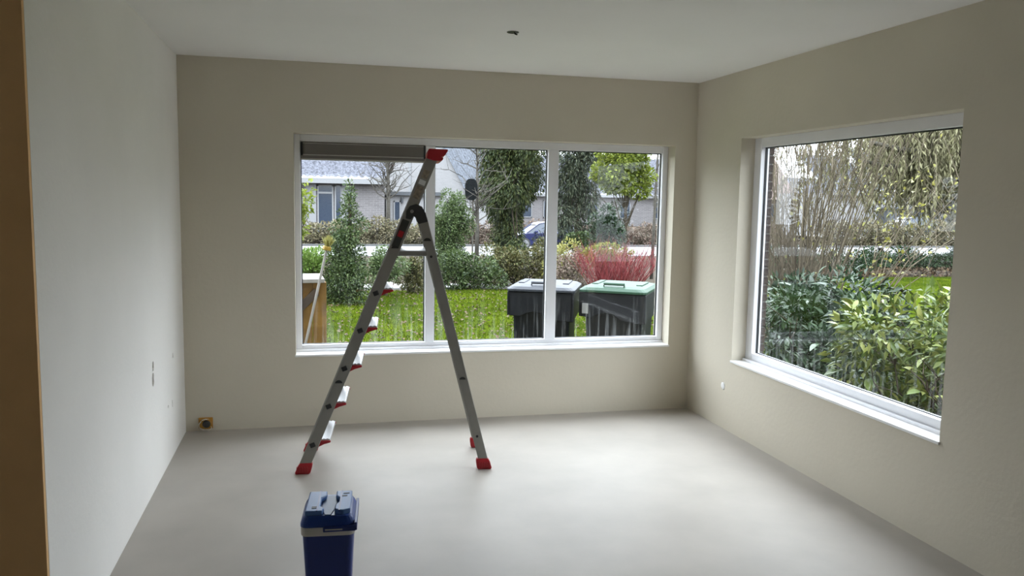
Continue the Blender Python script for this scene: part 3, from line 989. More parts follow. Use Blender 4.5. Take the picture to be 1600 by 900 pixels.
def single_leaf(name, m):
    """one large folded laurel leaf, 1 m long, 24 triangles"""
    V, F = [], []
    prof = [(0, 0.02), (0.15, 0.24), (0.4, 0.36), (0.65, 0.33), (0.85, 0.17), (1.0, 0.0)]
    for t, w in prof:
        zc = -0.22 * t * t
        V += [(t, -w * 0.5, zc + w * 0.22), (t, 0, zc), (t, w * 0.5, zc + w * 0.22)]
    for k in range(len(prof) - 1):
        for j in range(2):
            a = k * 3 + j
            F += [(a, a + 3, a + 4), (a, a + 4, a + 1)]
    me = bpy.data.meshes.new(name)
    me.from_pydata(V, [], F)
    for p in me.polygons:
        p.use_smooth = True
    me.materials.append(m)
    return me


def big_leaves(root, P, D, size, meshes):
    loc = np.asarray(root.location)
    for p, d in zip(P, norm(D)):
        o = bpy.data.objects.new('leaf', random.choice(meshes))
        COL.objects.link(o)
        o.parent = root
        x = Vector(d)
        up = Vector((random.gauss(0, .35), random.gauss(0, .35), 1)).normalized()
        y = up.cross(x).normalized()
        z = x.cross(y)
        s = size * random.uniform(0.75, 1.25)
        o.matrix_basis = Matrix(((x.x * s, y.x * s, z.x * s, p[0] - loc[0]), (x.y * s, y.y * s, z.y * s, p[1] - loc[1]), (x.z * s, y.z * s, z.z * s, p[2] - loc[2]), (0, 0, 0, 1)))


def flat_mats(base, cols, rough):
    return [mat('%s_%d' % (base, i), tuple(q * LEAF for q in c), rough, spec=0.35) for i, c in enumerate(cols)]


LM = [single_leaf('laurel_leaf', m) for m in flat_mats('laurel_leaf', [(0.08, 0.13, 0.03), (0.15, 0.21, 0.05), (0.26, 0.31, 0.07), (0.36, 0.39, 0.11)], 0.3)]
DM = [single_leaf('rhododendron_leaf', m) for m in flat_mats('rhododendron_leaf', [(0.03, 0.055, 0.032), (0.05, 0.085, 0.045), (0.075, 0.115, 0.065)], 0.24)]

# light green laurel right under the window
lau_C, lau_R = box_blobs((4.05, 3.1, -0.2), (5.15, 5.75, 0.93), 0.36, 0.24)
lau = empty('laurel_shrub', (4.6, 4.5, gz(4.5)))
tag(lau, 'yellow green laurel with large glossy leaves under the window', 'shrub')
P, d = blobs(9000, lau_C, lau_R, 0.5)
k = P[:, 2] > -0.18
P, d = P[k], d[k]
foliage(lau, P, d + rng.normal(size=d.shape) * 0.6, 0.095, 0.38, M['leaf_laurel'])
sel = np.where((P[:, 0] < 4.35) | (P[:, 2] > 0.83))[0]
sel = rng.choice(sel, 260, replace=False)
dd = d[sel] * 0.9 + rng.normal(size=(260, 3)) * 0.45 + np.array([-0.3, 0, 0.25])
big_leaves(lau, P[sel] + d[sel] * 0.03, dd, 0.125, LM)
tubes_obj('stems', rel(branch_paths((4.6, 4.5, gz(4.5)), 16, 0.82, 0.8, 0.018, sub=3, base_r=0.55), lau.location), M['bark'], lau)

# dark rhododendron behind it
rh_C, rh_R = [], []
for c, r, kk in (((5.1, 7.35, 0.35), (0.85, 1.0, 0.85), 34), ((6.05, 8.7, 0.30), (0.95, 1.0, 0.85), 34), ((5.35, 6.9, 0.2), (0.75, 0.7, 0.66), 20), ((4.55, 6.45, 0.15), (0.6, 0.65, 0.75), 18)):
    a, b = ell_blobs(c, r, kk, (0.25, 0.4))
    rh_C.append(a)
    rh_R.append(b)
rh_C, rh_R = np.concatenate(rh_C), np.concatenate(rh_R)
rho = empty('rhododendron_shrub', (5.7, 7.3, gz(7.3)))
tag(rho, 'broad dark green evergreen shrub with whorled glossy leaves', 'shrub')
P, d = blobs(15000, rh_C, rh_R, 0.5)
k = P[:, 2] > -0.2
P, d = P[k], d[k]
foliage(rho, P, d + rng.normal(size=d.shape) * 0.6, 0.10, 0.36, M['leaf_dark'])
sel = np.where((P[:, 2] > 0.35) | (P[:, 1] < 6.6))[0]
sel = rng.choice(sel, 280, replace=False)
big_leaves(rho, P[sel] + d[sel] * 0.03, d[sel] * 0.7 + rng.normal(size=(280, 3)) * 0.5 + np.array([-0.2, -0.2, 0.1]), 0.14, DM)
tubes_obj('stems', rel(branch_paths((5.5, 7.4, gz(7.3)), 18, 0.9, 0.9, 0.02, sub=3, base_r=0.8), rho.location), M['bark'], rho)

# bare many-stemmed shrub above the rhododendron
bs_ = empty('bare_shrub', (6.55, 10.2, gz(10.2)))
tag(bs_, 'tall bare shrub of many upright tan stems', 'shrub')
pth = branch_paths((6.6, 10.2, gz(10.2)), 125, 3.8, 1.25, 0.013, segs=6, sub=3, wob=0.055, base_r=0.38, sub_len=0.40)
tubes_obj('stems', rel(pth, bs_.location), M['twig_tan'], bs_)
pth2 = branch_paths((7.0, 10.0, gz(10)), 16, 2.5, 1.5, 0.013, segs=6, sub=4, wob=0.14, base_r=0.3, sub_len=0.45, lean=(0.62, 0.1))
yl = empty('yellowing_shrub', (7.0, 10.0, gz(10)))
tag(yl, 'arching bare branches with a few pale yellow leaves', 'shrub')
tubes_obj('branches', rel(pth2, yl.location), M['twig_tan'], yl)
tips = np.array([tuple(p) for pts, a, b in pth2 for p in pts[2:]])
tips = tips[rng.choice(len(tips), 240)] + rng.normal(size=(240, 3)) * 0.09
foliage(yl, tips, rng.normal(size=(240, 3)), 0.07, 0.7, M['leaf_yellow'])

# ------------------------------------------------------------------ clipped hedge, willow, posts on the right
hC, hR = box_blobs((14.6, 24.6, gz(25) - 0.05), (27.5, 25.8, 0.06), 0.5, 0.3)
shrub('clipped_hedge', 'low clipped dark green hedge behind the strip of lawn', 'hedge', 20, 25.2, hC, hR, 17000, 0.10, 0.6, M['leaf_dark_top'], stems=60)
M['post_dark'] = mat('post_dark', (0.004, 0.005, 0.0055), 0.8, spec=0.1)
M['post_wood'] = mat('post_wood', (0.11, 0.095, 0.065), 0.8, var=0.1)
p = at(1376, 395, 33)
bo = empty('bollard', (p.x, p.y, gz(33)))
tag(bo, 'dark bollard with pale cap beside the street', 'bollard')
MB().lathe([(0.15, 0), (0.13, 0.1), (0.12, 0.62), (0.12, 0.66)], (0, 0, 0), 'z', 14).build('shaft', M['post_dark'], bo)
MB().lathe([(0.17, 0.66), (0.17, 0.70), (0.05, 0.74)], (0, 0, 0), 'z', 14).build('cap', M['concrete'], bo)
p = at(1351, 396, 30)
sp = empty('marker_post', (p.x, p.y, gz(30)))
tag(sp, 'short pale wooden marker post beside the street', 'post')
MB().box((-0.06, -0.06, 0), (0.06, 0.06, 0.62)).build('shaft', M['post_wood'], sp, bevel=0.01)
MB().loft([[(-0.06, -0.06, 0.62), (0.06, -0.06, 0.62), (0.06, 0.06, 0.62), (-0.06, 0.06, 0.62)], [(-0.01, -0.01, 0.68), (0.01, -0.01, 0.68), (0.01, 0.01, 0.68), (-0.01, 0.01, 0.68)]]).build('point', M['post_wood'], sp)

wx, wy = 22.5, 23.5
wi = empty('willow_tree', (wx + 3.2, wy + 3, gz(26)))
tag(wi, 'old weeping willow trailing thin olive yellow twigs', 'tree')
tb = Vector((wx + 3.2, wy + 3, gz(26) - 0.1))
tk = MB()
tk.tube([tb - wi.location, tb + Vector((-0.2, -0.1, 2.2)) - wi.location, tb + Vector((-0.1, -0.2, 4.0)) - wi.location, tb + Vector((0.1, -0.2, 7.0)) - wi.location], 0.42, 0.24, 10)
tk.build('trunk', M['bark_grey'], wi, smooth=True)
limbs = []
q0 = tb + Vector((-0.2, -0.1, 3.5))
for a, b in ((at(1400, 232, 24), at(1360, 222, 22)), (at(1400, 262, 24.5), at(1350, 252, 23))):
    limbs.append(([q0, q0.lerp(a, 0.5) + Vector((0, 0, 0.25)), a, b], 0.20, 0.05))
for k in range(22):
    e = Vector((wx + random.uniform(-6.3, 2.5), wy + random.uniform(-2.5, 3.5), random.uniform(4.2, 6.4)))
    s0 = tb + Vector((0, -0.2, random.uniform(3.5, 6.8)))
    limbs.append(([s0, s0.lerp(e, 0.5) + Vector((0, 0, 0.8)), e], 0.13, 0.02))
tubes_obj('limb', rel(limbs, wi.location), M['bark_grey'], wi, 7)
st = MB()
LP_, LD_ = [], []
for k in range(1500):
    lim = random.choice(limbs[2:])[0]
    t = random.uniform(0.2, 1)
    i = min(int(t * (len(lim) - 1)), len(lim) - 2)
    s0 = lim[i].lerp(lim[i + 1], random.random()) + Vector((random.gauss(0, 0.9), random.gauss(0, 0.9), random.uniform(-0.3, 0.8)))
    zend = 1.9 + 0.5 * math.sin(s0.x * 1.9) + 0.35 * math.sin(s0.x * 5.3 + 1) + random.uniform(-0.6, 0.9)
    ln = max(0.5, s0.z - zend)
    sw = 0.25 * math.sin(s0.x * 2.3)
    pts = [s0 + Vector((random.gauss(0, .05) + sw * j / 4, random.gauss(0, .06), -ln * j / 4)) for j in range(5)]
    st.tube([p - wi.location for p in pts], 0.011, 0.005, 3)
    for _ in range(44):
        j = random.randint(0, 3)
        LP_.append(tuple(pts[j].lerp(pts[j + 1], random.random())))
        LD_.append((random.gauss(0, .5), random.gauss(0, .5), -1))
so = st.build('trailing_twigs', M['twig_tan'], wi)
so['kind'] = 'stuff'
foliage(wi, np.array(LP_), np.array(LD_), 0.22, 0.24, M['leaf_willow'])

# ------------------------------------------------------------------ plants seen through the wide window
# lime green clump behind the crate
C, R = ell_blobs(at(484, 413, 16.5), (0.55, 0.5, 0.42), 12)
shrub('lime_bush', 'bright lime green bush behind the timber crate', 'shrub', at(484, 413, 16.5).x, 16.5, C, R, 3200, 0.07, 0.35, M['leaf_bright'], stems=8, droop=-0.8)
# tall slim evergreen
c0 = at(545, 365, 16.5)
C = np.array([[c0.x + random.gauss(0, 0.24) * (1 - t * 0.9), 16.5 + random.gauss(0, 0.2), gz(16.5) + 0.15 + t * 2.2] for t in np.linspace(0, 1, 26)])
R = np.array([0.36 * (1 - t) ** 1.3 + 0.09 for t in np.linspace(0, 1, 26)])
shrub('slim_evergreen', 'slim dark evergreen shrub tapering upwards before the house', 'shrub', c0.x, 16.5, C, R, 11000, 0.065, 0.5, M['leaf_mid'], stems=6, trunk=((c0.x, 16.5, gz(16.5) + 2.1), 0.03))
p = at(482, 330, 13.0)
C, R = ell_blobs((p.x - 0.1, 13.0, p.z - 0.05), (0.26, 0.25, 0.62), 12, (0.3, 0.45))
shrub('yellow_leaved_sapling', 'sapling with yellow green leaves at the near edge of the wide window', 'sapling', p.x - 0.2, 13.0, C, R, 420, 0.075, 0.6, M['leaf_lime'], stems=8, trunk=((p.x - 0.15, 13.0, p.z), 0.015), stem_r=0.008)
# green bush between evergreen and ladder
for u, v, y, r, m_, nm, lb in ((600, 415, 18.0, (0.60, 0.5, 0.55), 'leaf_privet', 'leafy_bush', 'low leafy green bush to the right of the slim evergreen'),
                               (646, 425, 18.6, (0.42, 0.45, 0.55), 'leaf_olive', 'olive_bush', 'olive brown bush behind the ladder platform')):
    p = at(u, v, y)
    C, R = ell_blobs(p, r, 14)
    shrub(nm, lb, 'shrub', p.x, y, C, R, 3600, 0.07, 0.5, M[m_], stems=8)
# low cover along the back of the lawn
C, R = box_blobs((-6, 21.6, gz(22) - 0.1), (2.0, 22.4, gz(22) + 0.42), 0.45, 0.26)
shrub('ground_cover', 'low pale brown plants beyond the garden path', 'plants', -2, 22, C, R, 4500, 0.10, 0.5, M['leaf_tan'], stems=20)

# round privet
p = at(704, 352, 23.5)
C, R = ell_blobs((p.x, 23.5, p.z - 0.1), (0.80, 0.65, 1.32), 44, (0.22, 0.34))
shrub('round_privet', 'rounded bright green privet bush just right of the ladder', 'shrub', p.x, 23.5, C, R, 15000, 0.075, 0.5, M['leaf_privet'], stems=10)

# mixed border between lawn and street
for (u0, u1, v0, v1, y, m_, nm, lb, n_) in (
        (672, 775, 398, 452, 19.6, 'leaf_mid', 'border_shrub', 'dense green border shrub at the back of the lawn', 7000),
        (760, 862, 385, 446, 20.4, 'leaf_olive', 'olive_border_shrub', 'olive and brown border shrub left of the wheelie bins', 8000),
        (850, 900, 385, 432, 20.0, 'leaf_yellow', 'golden_shrub', 'small golden yellow shrub behind the pale grey bin lid', 2600),
        (868, 925, 398, 436, 18.6, 'leaf_pink', 'pinkish_shrub', 'faded pinkish brown shrub left of the red dogwood', 2600)):
    a, b = at(u0, v0, y), at(u1, v1, y)
    C, R = box_blobs((a.x, y - 0.5, gz(y) - 0.05), (b.x, y + 0.5, a.z), 0.42, 0.26)
    shrub(nm, lb, 'shrub', (a.x + b.x) / 2, y, C, R, n_, 0.075, 0.55, M[m_], stems=14)

# red dogwood
p = at(962, 440, 16.5)
dw = empty('red_dogwood', (p.x, 16.5, gz(16.5)))
tag(dw, 'dogwood shrub of dense bare red stems behind the bins', 'shrub')
tubes_obj('stems', rel(branch_paths((p.x, 16.5, gz(16.5)), 200, 1.12, 0.70, 0.010, segs=4, sub=4, wob=0.04, base_r=0.42, sub_len=0.5), dw.location), M['twig_red'], dw, 3)
C, R = ell_blobs((p.x, 17.2, gz(17) + 0.95), (0.75, 0.3, 0.32), 10)
shrub('gold_leaved_shrub', 'yellow green leaves showing above the red dogwood stems', 'shrub', p.x, 17.2, C, R, 1800, 0.07, 0.5, M['leaf_lime'], stems=8)

# big conifer with ivy-clad foot
c0 = at(795, 300, 29.0)
zc = gz(29)
T = np.linspace(0, 1, 46)
C = np.array([[c0.x + random.uniform(-1, 1) * float(np.interp(t, [0, .3, .5, 1], [0.20, 0.34, 0.72, 0.6])), 29 + random.gauss(0, 0.5), zc + 0.5 + t * 5.6] for t in T])
R = np.stack([np.interp(T, [0, .28, .45, 1], [0.38, 0.42, 0.78, 0.6])] * 3, 1) * np.array([0.9, 0.9, 1.15])
shrub('weeping_conifer', 'large dark conifer with drooping branches beside the blue car', 'tree', c0.x, 29, C, R, 42000, 0.15, 0.32, M['leaf_conifer'], stems=22, droop=1.1, trunk=((c0.x, 29, zc + 5.2), 0.17), stem_r=0.035)
# spruce
c0 = at(902, 280, 27.0)
zc = gz(27)
T = np.linspace(0, 1, 40)
C = np.array([[c0.x + random.gauss(0, 0.5) * (1.25 - 0.5 * t), 27 + random.gauss(0, 0.4), zc + 0.9 + t * 4.6] for t in T])
R = np.stack([np.interp(T, [0, .3, 1], [0.35, 0.55, 0.6])] * 3, 1) * np.array([0.8, 0.8, 1.2])
shrub('grey_spruce', 'dark grey green spruce with hanging twigs behind the lime tree', 'tree', c0.x, 27, C, R, 15000, 0.15, 0.26, M['leaf_spruce'], stems=20, droop=1.2, trunk=((c0.x, 27, zc + 5.0), 0.10), stem_r=0.03)
# yellow green tree
c0 = at(975, 280, 20.5)
C, R = ell_blobs((c0.x, 20.5, c0.z + 0.25), (1.05, 0.8, 0.95), 30, (0.24, 0.38))
shrub('lime_leaved_tree', 'small tree with fresh yellow green leaves right of the bins', 'tree', c0.x + 0.1, 20.5, C, R, 8500, 0.10, 0.55, M['leaf_lime'], stems=16, trunk=((c0.x + 0.05, 20.5, c0.z - 0.3), 0.06))
# holly under it
c0 = at(948, 360, 19.0)
C, R = ell_blobs((c0.x, 19.0, c0.z), (0.5, 0.45, 0.72), 16, (0.28, 0.42))
shrub('holly_bush', 'dark glossy holly below the yellow green tree', 'shrub', c0.x, 19.0, C, R, 4200, 0.07, 0.6, M['leaf_dark'], stems=8)
# ivy mass at the window edge of the spruce
c0 = at(885, 365, 24.0)
C, R = ell_blobs((c0.x + 0.45, 24.0, c0.z - 0.25), (0.6, 0.4, 0.5), 12, (0.28, 0.42))
shrub('variegated_shrub', 'pale green shrub half hiding the wheel of the blue car', 'shrub', c0.x + 0.45, 24, C, R, 2600, 0.09, 0.6, M['leaf_mid'], stems=8)
# two slender bare trees
def bare_tree(u, v, y, h, r, label, n=34, spread=1.2, lean=0.0):
    p = at(u, v, y)
    z = gz(y)
    t = empty('bare_tree', (p.x, y, z))
    tag(t, label, 'tree', 'bare trees')
    MB().tube([(0, 0, -0.1), (0.03, 0, h * 0.35), (lean * 0.6, 0.02, h * 0.7), (lean, 0, h)], r, r * 0.35, 9).build('trunk', M['bark_grey'], t, smooth=True)
    pa = []
    for k in range(n):
        s = random.uniform(0.38, 1.0)
        o = Vector((lean * s, 0, h * s))
        a = random.uniform(0, 2 * math.pi)
        l = spread * random.uniform(0.5, 1.2) * (1.25 - 0.6 * s)
        dv = Vector((math.cos(a), math.sin(a), random.uniform(0.5, 1.6))).normalized() * 1.15
        pts = [o + dv * (l * j / 4) + Vector((random.gauss(0, .07), random.gauss(0, .07), random.gauss(0, .05))) * j for j in range(5)]
        pa.append((pts, r * 0.30, r * 0.06))
        for _ in range(4):
            j = random.randint(1, 3)
            d2 = Vector((random.gauss(0, 1), random.gauss(0, 1), random.uniform(-.2, .9))).normalized()
            pa.append(([pts[j], pts[j] + d2 * l * 0.25, pts[j] + d2 * l * 0.45 + Vector((0, 0, 0.1))], r * 0.12, r * 0.04))
    tubes_obj('branches', pa, M['bark_grey'], t, 3)
    return t


bare_tree(606, 345, 47.5, 6.4, 0.15, 'bare grey tree in front of the brick house', 70, 2.0)
bare_tree(1019, 395, 23.0, 5.0, 0.055, 'slender bare tree at the far end of the wide window', 26, 0.9, 0.12)
bare_tree(744, 410, 27.0, 4.2, 0.085, 'bare trunk rising beside the dark sign', 30, 1.3)
# back of a round-cornered sign on its post
p = at(735, 296, 26.4)
sg = empty('road_sign', (p.x + 0.09, 26.4, gz(26.4)))
tag(sg, 'dark back of a rounded sign on a thin post', 'sign')
MB().tube([(0, 0, 0), (0, 0, p.z + 0.30 - gz(26.4))], 0.03, n=8).build('post', M['bark_grey'], sg)
ring = [(0.21 * math.copysign(abs(math.cos(a)) ** 0.7, math.cos(a)), 0.35 * math.copysign(abs(math.sin(a)) ** 0.7, math.sin(a))) for a in np.linspace(0, 2 * math.pi, 20, endpoint=False)]
MB().prism([(a - 0.07, b + p.z - gz(26.4)) for a, b in ring], lambda a, b, d: (a, d, b), -0.07, -0.035).build('plate', M['post_dark'], sg, bevel=0.01)

# evergreens added out of view on the left to darken the right window's reflection
for i, (x, y, r_, h_) in enumerate(((-8.0, 19.0, 1.9, 6.5), (-12.0, 17.0, 2.1, 7.2), (-16.5, 16.0, 2.2, 6.4), (-21.0, 13.5, 2.2, 7.0), (-11.5, 23.5, 2.4, 7.6), (-26.0, 11.0, 2.3, 6.8), (-4.6, 21.8, 1.7, 6.0), (-9.9, 20.6, 1.2, 6.2))):
    h_ *= 0.7
    C, R = ell_blobs((x, y, gz(y) + h_ * 0.47), (r_, r_, h_ * 0.52), 34, (0.3, 0.45))
    shrub('added_conifer', ['broad conifer nearest the lawn', 'broad conifer second from the lawn', 'low broad conifer third from the lawn', 'tall conifer fourth from the lawn', 'big conifer behind the first two', 'conifer farthest from the lawn', 'slender conifer by the garden path', 'slender conifer between two broad ones'][i] + ', added out of view to darken a reflection', 'tree', x, y, C, R, 9000, 0.30, 0.45,
          M['leaf_conifer'], stems=10, group='added conifers left of the lawn', trunk=((x, y, gz(y) + h_ * 0.8), 0.16), stem_r=0.04)
for i, (x, y, r_, h_) in enumerate(((10.5, 1.5, 2.2, 6.5), (12.5, -3.0, 2.4, 7.0), (15.5, 4.0, 2.2, 6.0), (9.5, -7.0, 2.4, 7.0), (18.0, -1.0, 2.6, 7.5))):  # unseen shrubs added so the wide window mirrors no bright sky
    h_ *= 0.52
    C, R = ell_blobs((x, y, gz(y) + h_ * 0.47), (r_, r_, h_ * 0.52), 34, (0.3, 0.45))
    shrub('added_shrub', ['leafy shrub beside the laurel', 'leafy shrub second from the laurel', 'lower leafy shrub behind the laurel', 'leafy shrub near the side of the house', 'tallest leafy shrub'][i] + ' in the side garden', 'shrub', x, y, C, R, 8000, 0.24, 0.5,
          M['leaf_mid'], stems=10, group='added shrubs right of the house', trunk=((x, y, gz(y) + h_ * 0.8), 0.15), stem_r=0.04)
# hedges across the street
C, R = box_blobs((-5, 45.6, gz(46) - 0.05), (7.4, 46.8, 0.28), 0.6, 0.36)
shrub('tan_hedge', 'tan brown winter hedge in front of the brick house', 'hedge', 1, 46.2, C, R, 14000, 0.16, 0.5, M['leaf_tan'], stems=40)
C, R = box_blobs((7.8, 46.0, gz(46) - 0.05), (29, 47.0, 0.25), 0.65, 0.36)
shrub('brown_hedge', 'brown winter hedge beyond the blue car', 'hedge', 18, 46.5, C, R, 20000, 0.16, 0.5, M['leaf_pink'], stems=40)
C, R = box_blobs((32.0, 45.8, gz(46) - 0.05), (45, 47.0, 0.52), 0.65, 0.38)
shrub('beech_hedge', 'long pale brown hedge across the street beyond the willow', 'hedge', 38, 46.4, C, R, 15000, 0.16, 0.5, M['leaf_tan'], stems=40)
C, R = ell_blobs(at(1335, 345, 44.8), (1.6, 0.5, 0.9), 14)

# ------------------------------------------------------------------ houses
M['brick_grey'] = brick_mat('brick_grey', (0.125, 0.115, 0.118), (0.095, 0.088, 0.09), (0.21, 0.205, 0.205), 1.0, 0.42, 0.125)
M['brick_white'] = brick_mat('brick_white', (0.21, 0.207, 0.21), (0.19, 0.188, 0.19), (0.165, 0.163, 0.165), 1.0, 0.42, 0.125)
M['brick_red'] = brick_mat('brick_red', (0.085, 0.06, 0.052), (0.07, 0.05, 0.045), (0.10, 0.09, 0.085), 1.0, 0.42, 0.125)
M['tile_grey'] = mat('tile_grey', (0.08, 0.083, 0.10), 0.7, var=0.5, scale=7.0, spec=0.2)
M['tile_slate'] = mat('tile_slate', (0.06, 0.067, 0.082), 0.6, var=0.5, scale=7.0, spec=0.2)
M['tile_red'] = mat('tile_red', (0.10, 0.068, 0.058), 0.7, var=0.2, scale=3.0)
M['paint_white'] = mat('paint_white', (0.17, 0.173, 0.18), 0.6)
M['paint_grey'] = mat('paint_grey', (0.04, 0.044, 0.05), 0.6, var=0.1, scale=2)


def pan_roof(name, m, parent, w, run, rise, pitch=0.45, courses=14):
    """pantiled slope: w along x, rising by rise over run towards +y, stepped courses and rolls"""
    nx = int(w / pitch) * 6
    V, F = [], []
    for c in range(courses + 1):
        for e in (0, 1):
            t = min(1.0, (c + e) / courses)
            for i in range(nx + 1):
                x = -w / 2 + w * i / nx
                zz = 0.05 * math.sin(2 * math.pi * x / pitch)
                V.append((x, run * t, rise * t + zz + (0.05 if e == 0 else 0.0)))
    rows = 2 * (courses + 1)
    for r in range(rows - 1):
        for i in range(nx):
            a = r * (nx + 1) + i
            F += [(a, a + 1, a + nx + 2), (a, a + nx + 2, a + nx + 1)]
    return raw_mesh(name, np.array(V), np.array(F), m, parent)


def house_window(parent, x0, x1, z0, z1, y, bars=()):
    f = MB()
    b = 0.09
    for a_, c_ in (((x0, y - 0.06, z0), (x0 + b, y, z1)), ((x1 - b, y - 0.06, z0), (x1, y, z1)), ((x0, y - 0.06, z0), (x1, y, z0 + b)), ((x0, y - 0.06, z1 - b), (x1, y, z1))):
        f.box(a_, c_)
    for q in bars:
        f.box((q - 0.05, y - 0.06, z0), (q + 0.05, y, z1))
    w = f.build('window', M['paint_white'], parent)
    MB().box((x0 + b, y - 0.03, z0 + b), (x1 - b, y - 0.02, z1 - b)).build('pane', M['far_pane'], w)
    return w


# brick house across the street
Y = 58.0
gl = gz(Y)
ha = empty('brick_house', (-1.0, Y, gl))
tag(ha, 'grey brick house with pantiled roof and white dormer', 'house')
ev = at(540, 286, Y).z - gl
hx = lambda u: at(u, 330, Y).x + 1.0
MB().box((-12, 0, 0), (hx(601), 9, ev)).build('wall', M['brick_grey'], ha)
MB().box((-12.2, -0.75, ev - 0.05), (hx(603), -0.55, ev + 0.30)).build('fascia', M['paint_white'], ha)
MB().box((-12.2, -0.6, ev - 0.05), (hx(603), 0.1, ev + 0.02)).build('soffit', M['paint_white'], ha)
rf = pan_roof('roof', M['tile_grey'], ha, 12.4 + hx(604), 6.2, 4.6)
rf.location = ((hx(604) - 12.4) / 2, -0.75, ev + 0.34)
house_window(ha, hx(496), hx(521), 0.1, ev - 0.15, -0.02, ())
house_window(ha, hx(523), hx(534), 0.1, ev - 0.15, -0.02, ())
MB().box((hx(534), -0.12, 0), (hx(541), 0.02, ev)).build('white_panel', M['paint_white'], ha)
MB().box((hx(478), -0.1, 0), (hx(494), 0.01, ev)).build('white_panel', M['paint_white'], ha)
house_window(ha, hx(541), hx(552), 0.1, ev - 0.15, -0.02, ())
MB().box((hx(496), -0.10, ev - 0.75), (hx(521), -0.03, ev - 0.62)).build('transom', M['paint_white'], ha)
dm = MB().box((hx(483), 1.2, ev + 1.55), (hx(545), 5, ev + 3.4)).build('dormer', M['paint_white'], ha)
house_window(ha, hx(486), hx(514), ev + 1.75, ev + 3.1, 1.18, (hx(500),))
house_window(ha, hx(516), hx(543), ev + 1.75, ev + 3.1, 1.18, ())
# low annexe
an = empty('low_annexe', (0, 60, gz(60)))
tag(an, 'low pale brick annexe behind the bare grey tree', 'building')
a0, a1 = at(603, 330, 60).x, at(690, 330, 60).x
ez = at(630, 303, 60).z - gz(60)
MB().box((a0, 0, 0), (a1, 6, ez)).build('wall', M['brick_white'], an)
MB().box((a0 - 0.2, -0.35, ez - 0.1), (a1 + 0.2, 6.2, ez + 0.16)).build('flat_roof', M['paint_grey'], an)
house_window(an, at(615, 330, 60).x, at(626, 330, 60).x, 0.9, ez - 0.5, -0.02)
MB().tube([(at(628, 310, 60).x, -0.12, ez - 0.25), (at(628, 310, 60).x, -0.12, ez - 0.65)], 0.09, n=8).build('wall_lamp', M['paint_grey'], an)

# white gabled house with a slate slope
gh = empty('white_gabled_house', (at(728, 290, 69).x - 2.68, 71, gz(71)), math.radians(-38))
tag(gh, 'white house with steep slate roof left of the conifer', 'house')
gb = [(-6.5, 0), (3.4, 0), (3.4, 3.2), (-0.4, 9.4), (-6.5, 9.4)]
MB().prism(gb, lambda a, b, d: (a, d, b), 0, 9).build('wall', M['brick_white'], gh)
sl = pan_roof('roof', M['tile_slate'], gh, 9.6, 4.1, 6.7, 0.5, 16)
sl.rotation_euler = (0, 0, math.radians(90))
sl.location = (3.75, 4.5, 2.85)
MB().box((-2.25, -0.05, 0), (-2.0, 0.0, 9.4)).build('drain_pipe', M['paint_white'], gh)

# pale house far behind the blue car
pk = empty('pale_brick_house', (at(840, 320, 82).x, 82, gz(82)))
tag(pk, 'pale brick house glimpsed above the blue car', 'house')
MB().box((-2.6, 0, 0), (18, 8, 3.0)).build('wall', M['brick_grey'], pk)
MB().box((-2.8, -0.5, 3.0), (18.2, -0.3, 3.3)).build('fascia', M['paint_white'], pk)
r2 = pan_roof('roof', M['tile_grey'], pk, 21, 5, 4, 0.5, 12)
r2.location = (7.7, -0.5, 3.3)
for q in (-1.8, 0.6, 3.0, 5.4, 9.0, 13.0, 15.5):
    house_window(pk, q, q + 1.2, 0.8, 2.6, -0.02)

# houses beyond the willow
rh = empty('white_bungalow', (0, 57, gz(57)))
tag(rh, 'long white bungalow across the street beyond the willow', 'house')
x0, x1 = at(1292, 330, 57).x, at(1366, 330, 57).x
ez = at(1340, 303, 57).z - gz(57)
MB().box((x0, 0, 0), (x1, 7, ez)).build('wall', M['brick_white'], rh)
r3 = pan_roof('roof', M['tile_grey'], rh, x1 - x0 + 0.3, 5, 3.2, 0.5, 10)
r3.location = ((x0 + x1) / 2, -0.5, ez)
MB().box((x0 - 0.15, -0.55, ez - 0.12), (x1 + 0.15, -0.45, ez + 0.12)).build('fascia', M['paint_white'], rh)
gg = empty('white_villa', (0, 66, gz(66)))
tag(gg, 'white house with narrow windows behind the grey garage', 'house')
x0, x1 = at(1372, 330, 66).x, at(1530, 330, 66).x
ez = at(1440, 300, 66).z - gz(66)
MB().box((x0, 0, 0), (x1, 8, ez)).build('wall', M['brick_white'], gg)
for u in (1408, 1433, 1462, 1490):
    xx = at(u, 330, 66).x
    house_window(gg, xx - 0.55, xx + 0.55, 1.0, ez - 0.6, -0.02)
r4 = pan_roof('roof', M['tile_slate'], gg, x1 - x0 + 1, 5, 4, 0.5, 10)
r4.location = ((x0 + x1) / 2, -0.5, ez)
ga = empty('grey_garage', (0, 55, gz(55)))
tag(ga, 'low dark grey garage behind the pale brown hedge', 'building')
x0, x1 = at(1386, 340, 55).x, at(1452, 340, 55).x
ez = at(1415, 327, 55).z - gz(55)
MB().box((x0, 0, 0), (x1, 1.2, ez)).build('wall', M['paint_grey'], ga)
MB().box((x0 - 0.15, -0.15, ez), (x1 + 0.15, 1.3, ez + 0.12)).build('flat_roof', M['tile_slate'], ga)
for k in range(6):
    q = x0 + (x1 - x0) * k / 6
    MB().box((q + 0.03, -0.04, 0.1), (q + (x1 - x0) / 6 - 0.03, 0.0, ez - 0.2)).build('door_panel', M['paint_grey'], ga, bevel=0.01)
fe = empty('grey_fence', (0, 54.4, gz(54)))
tag(fe, 'dark grey board fence right of the garage', 'fence')
x0, x1 = at(1453, 340, 54.4).x, at(1530, 340, 54.4).x
fz = at(1475, 331, 54.4).z - gz(54)
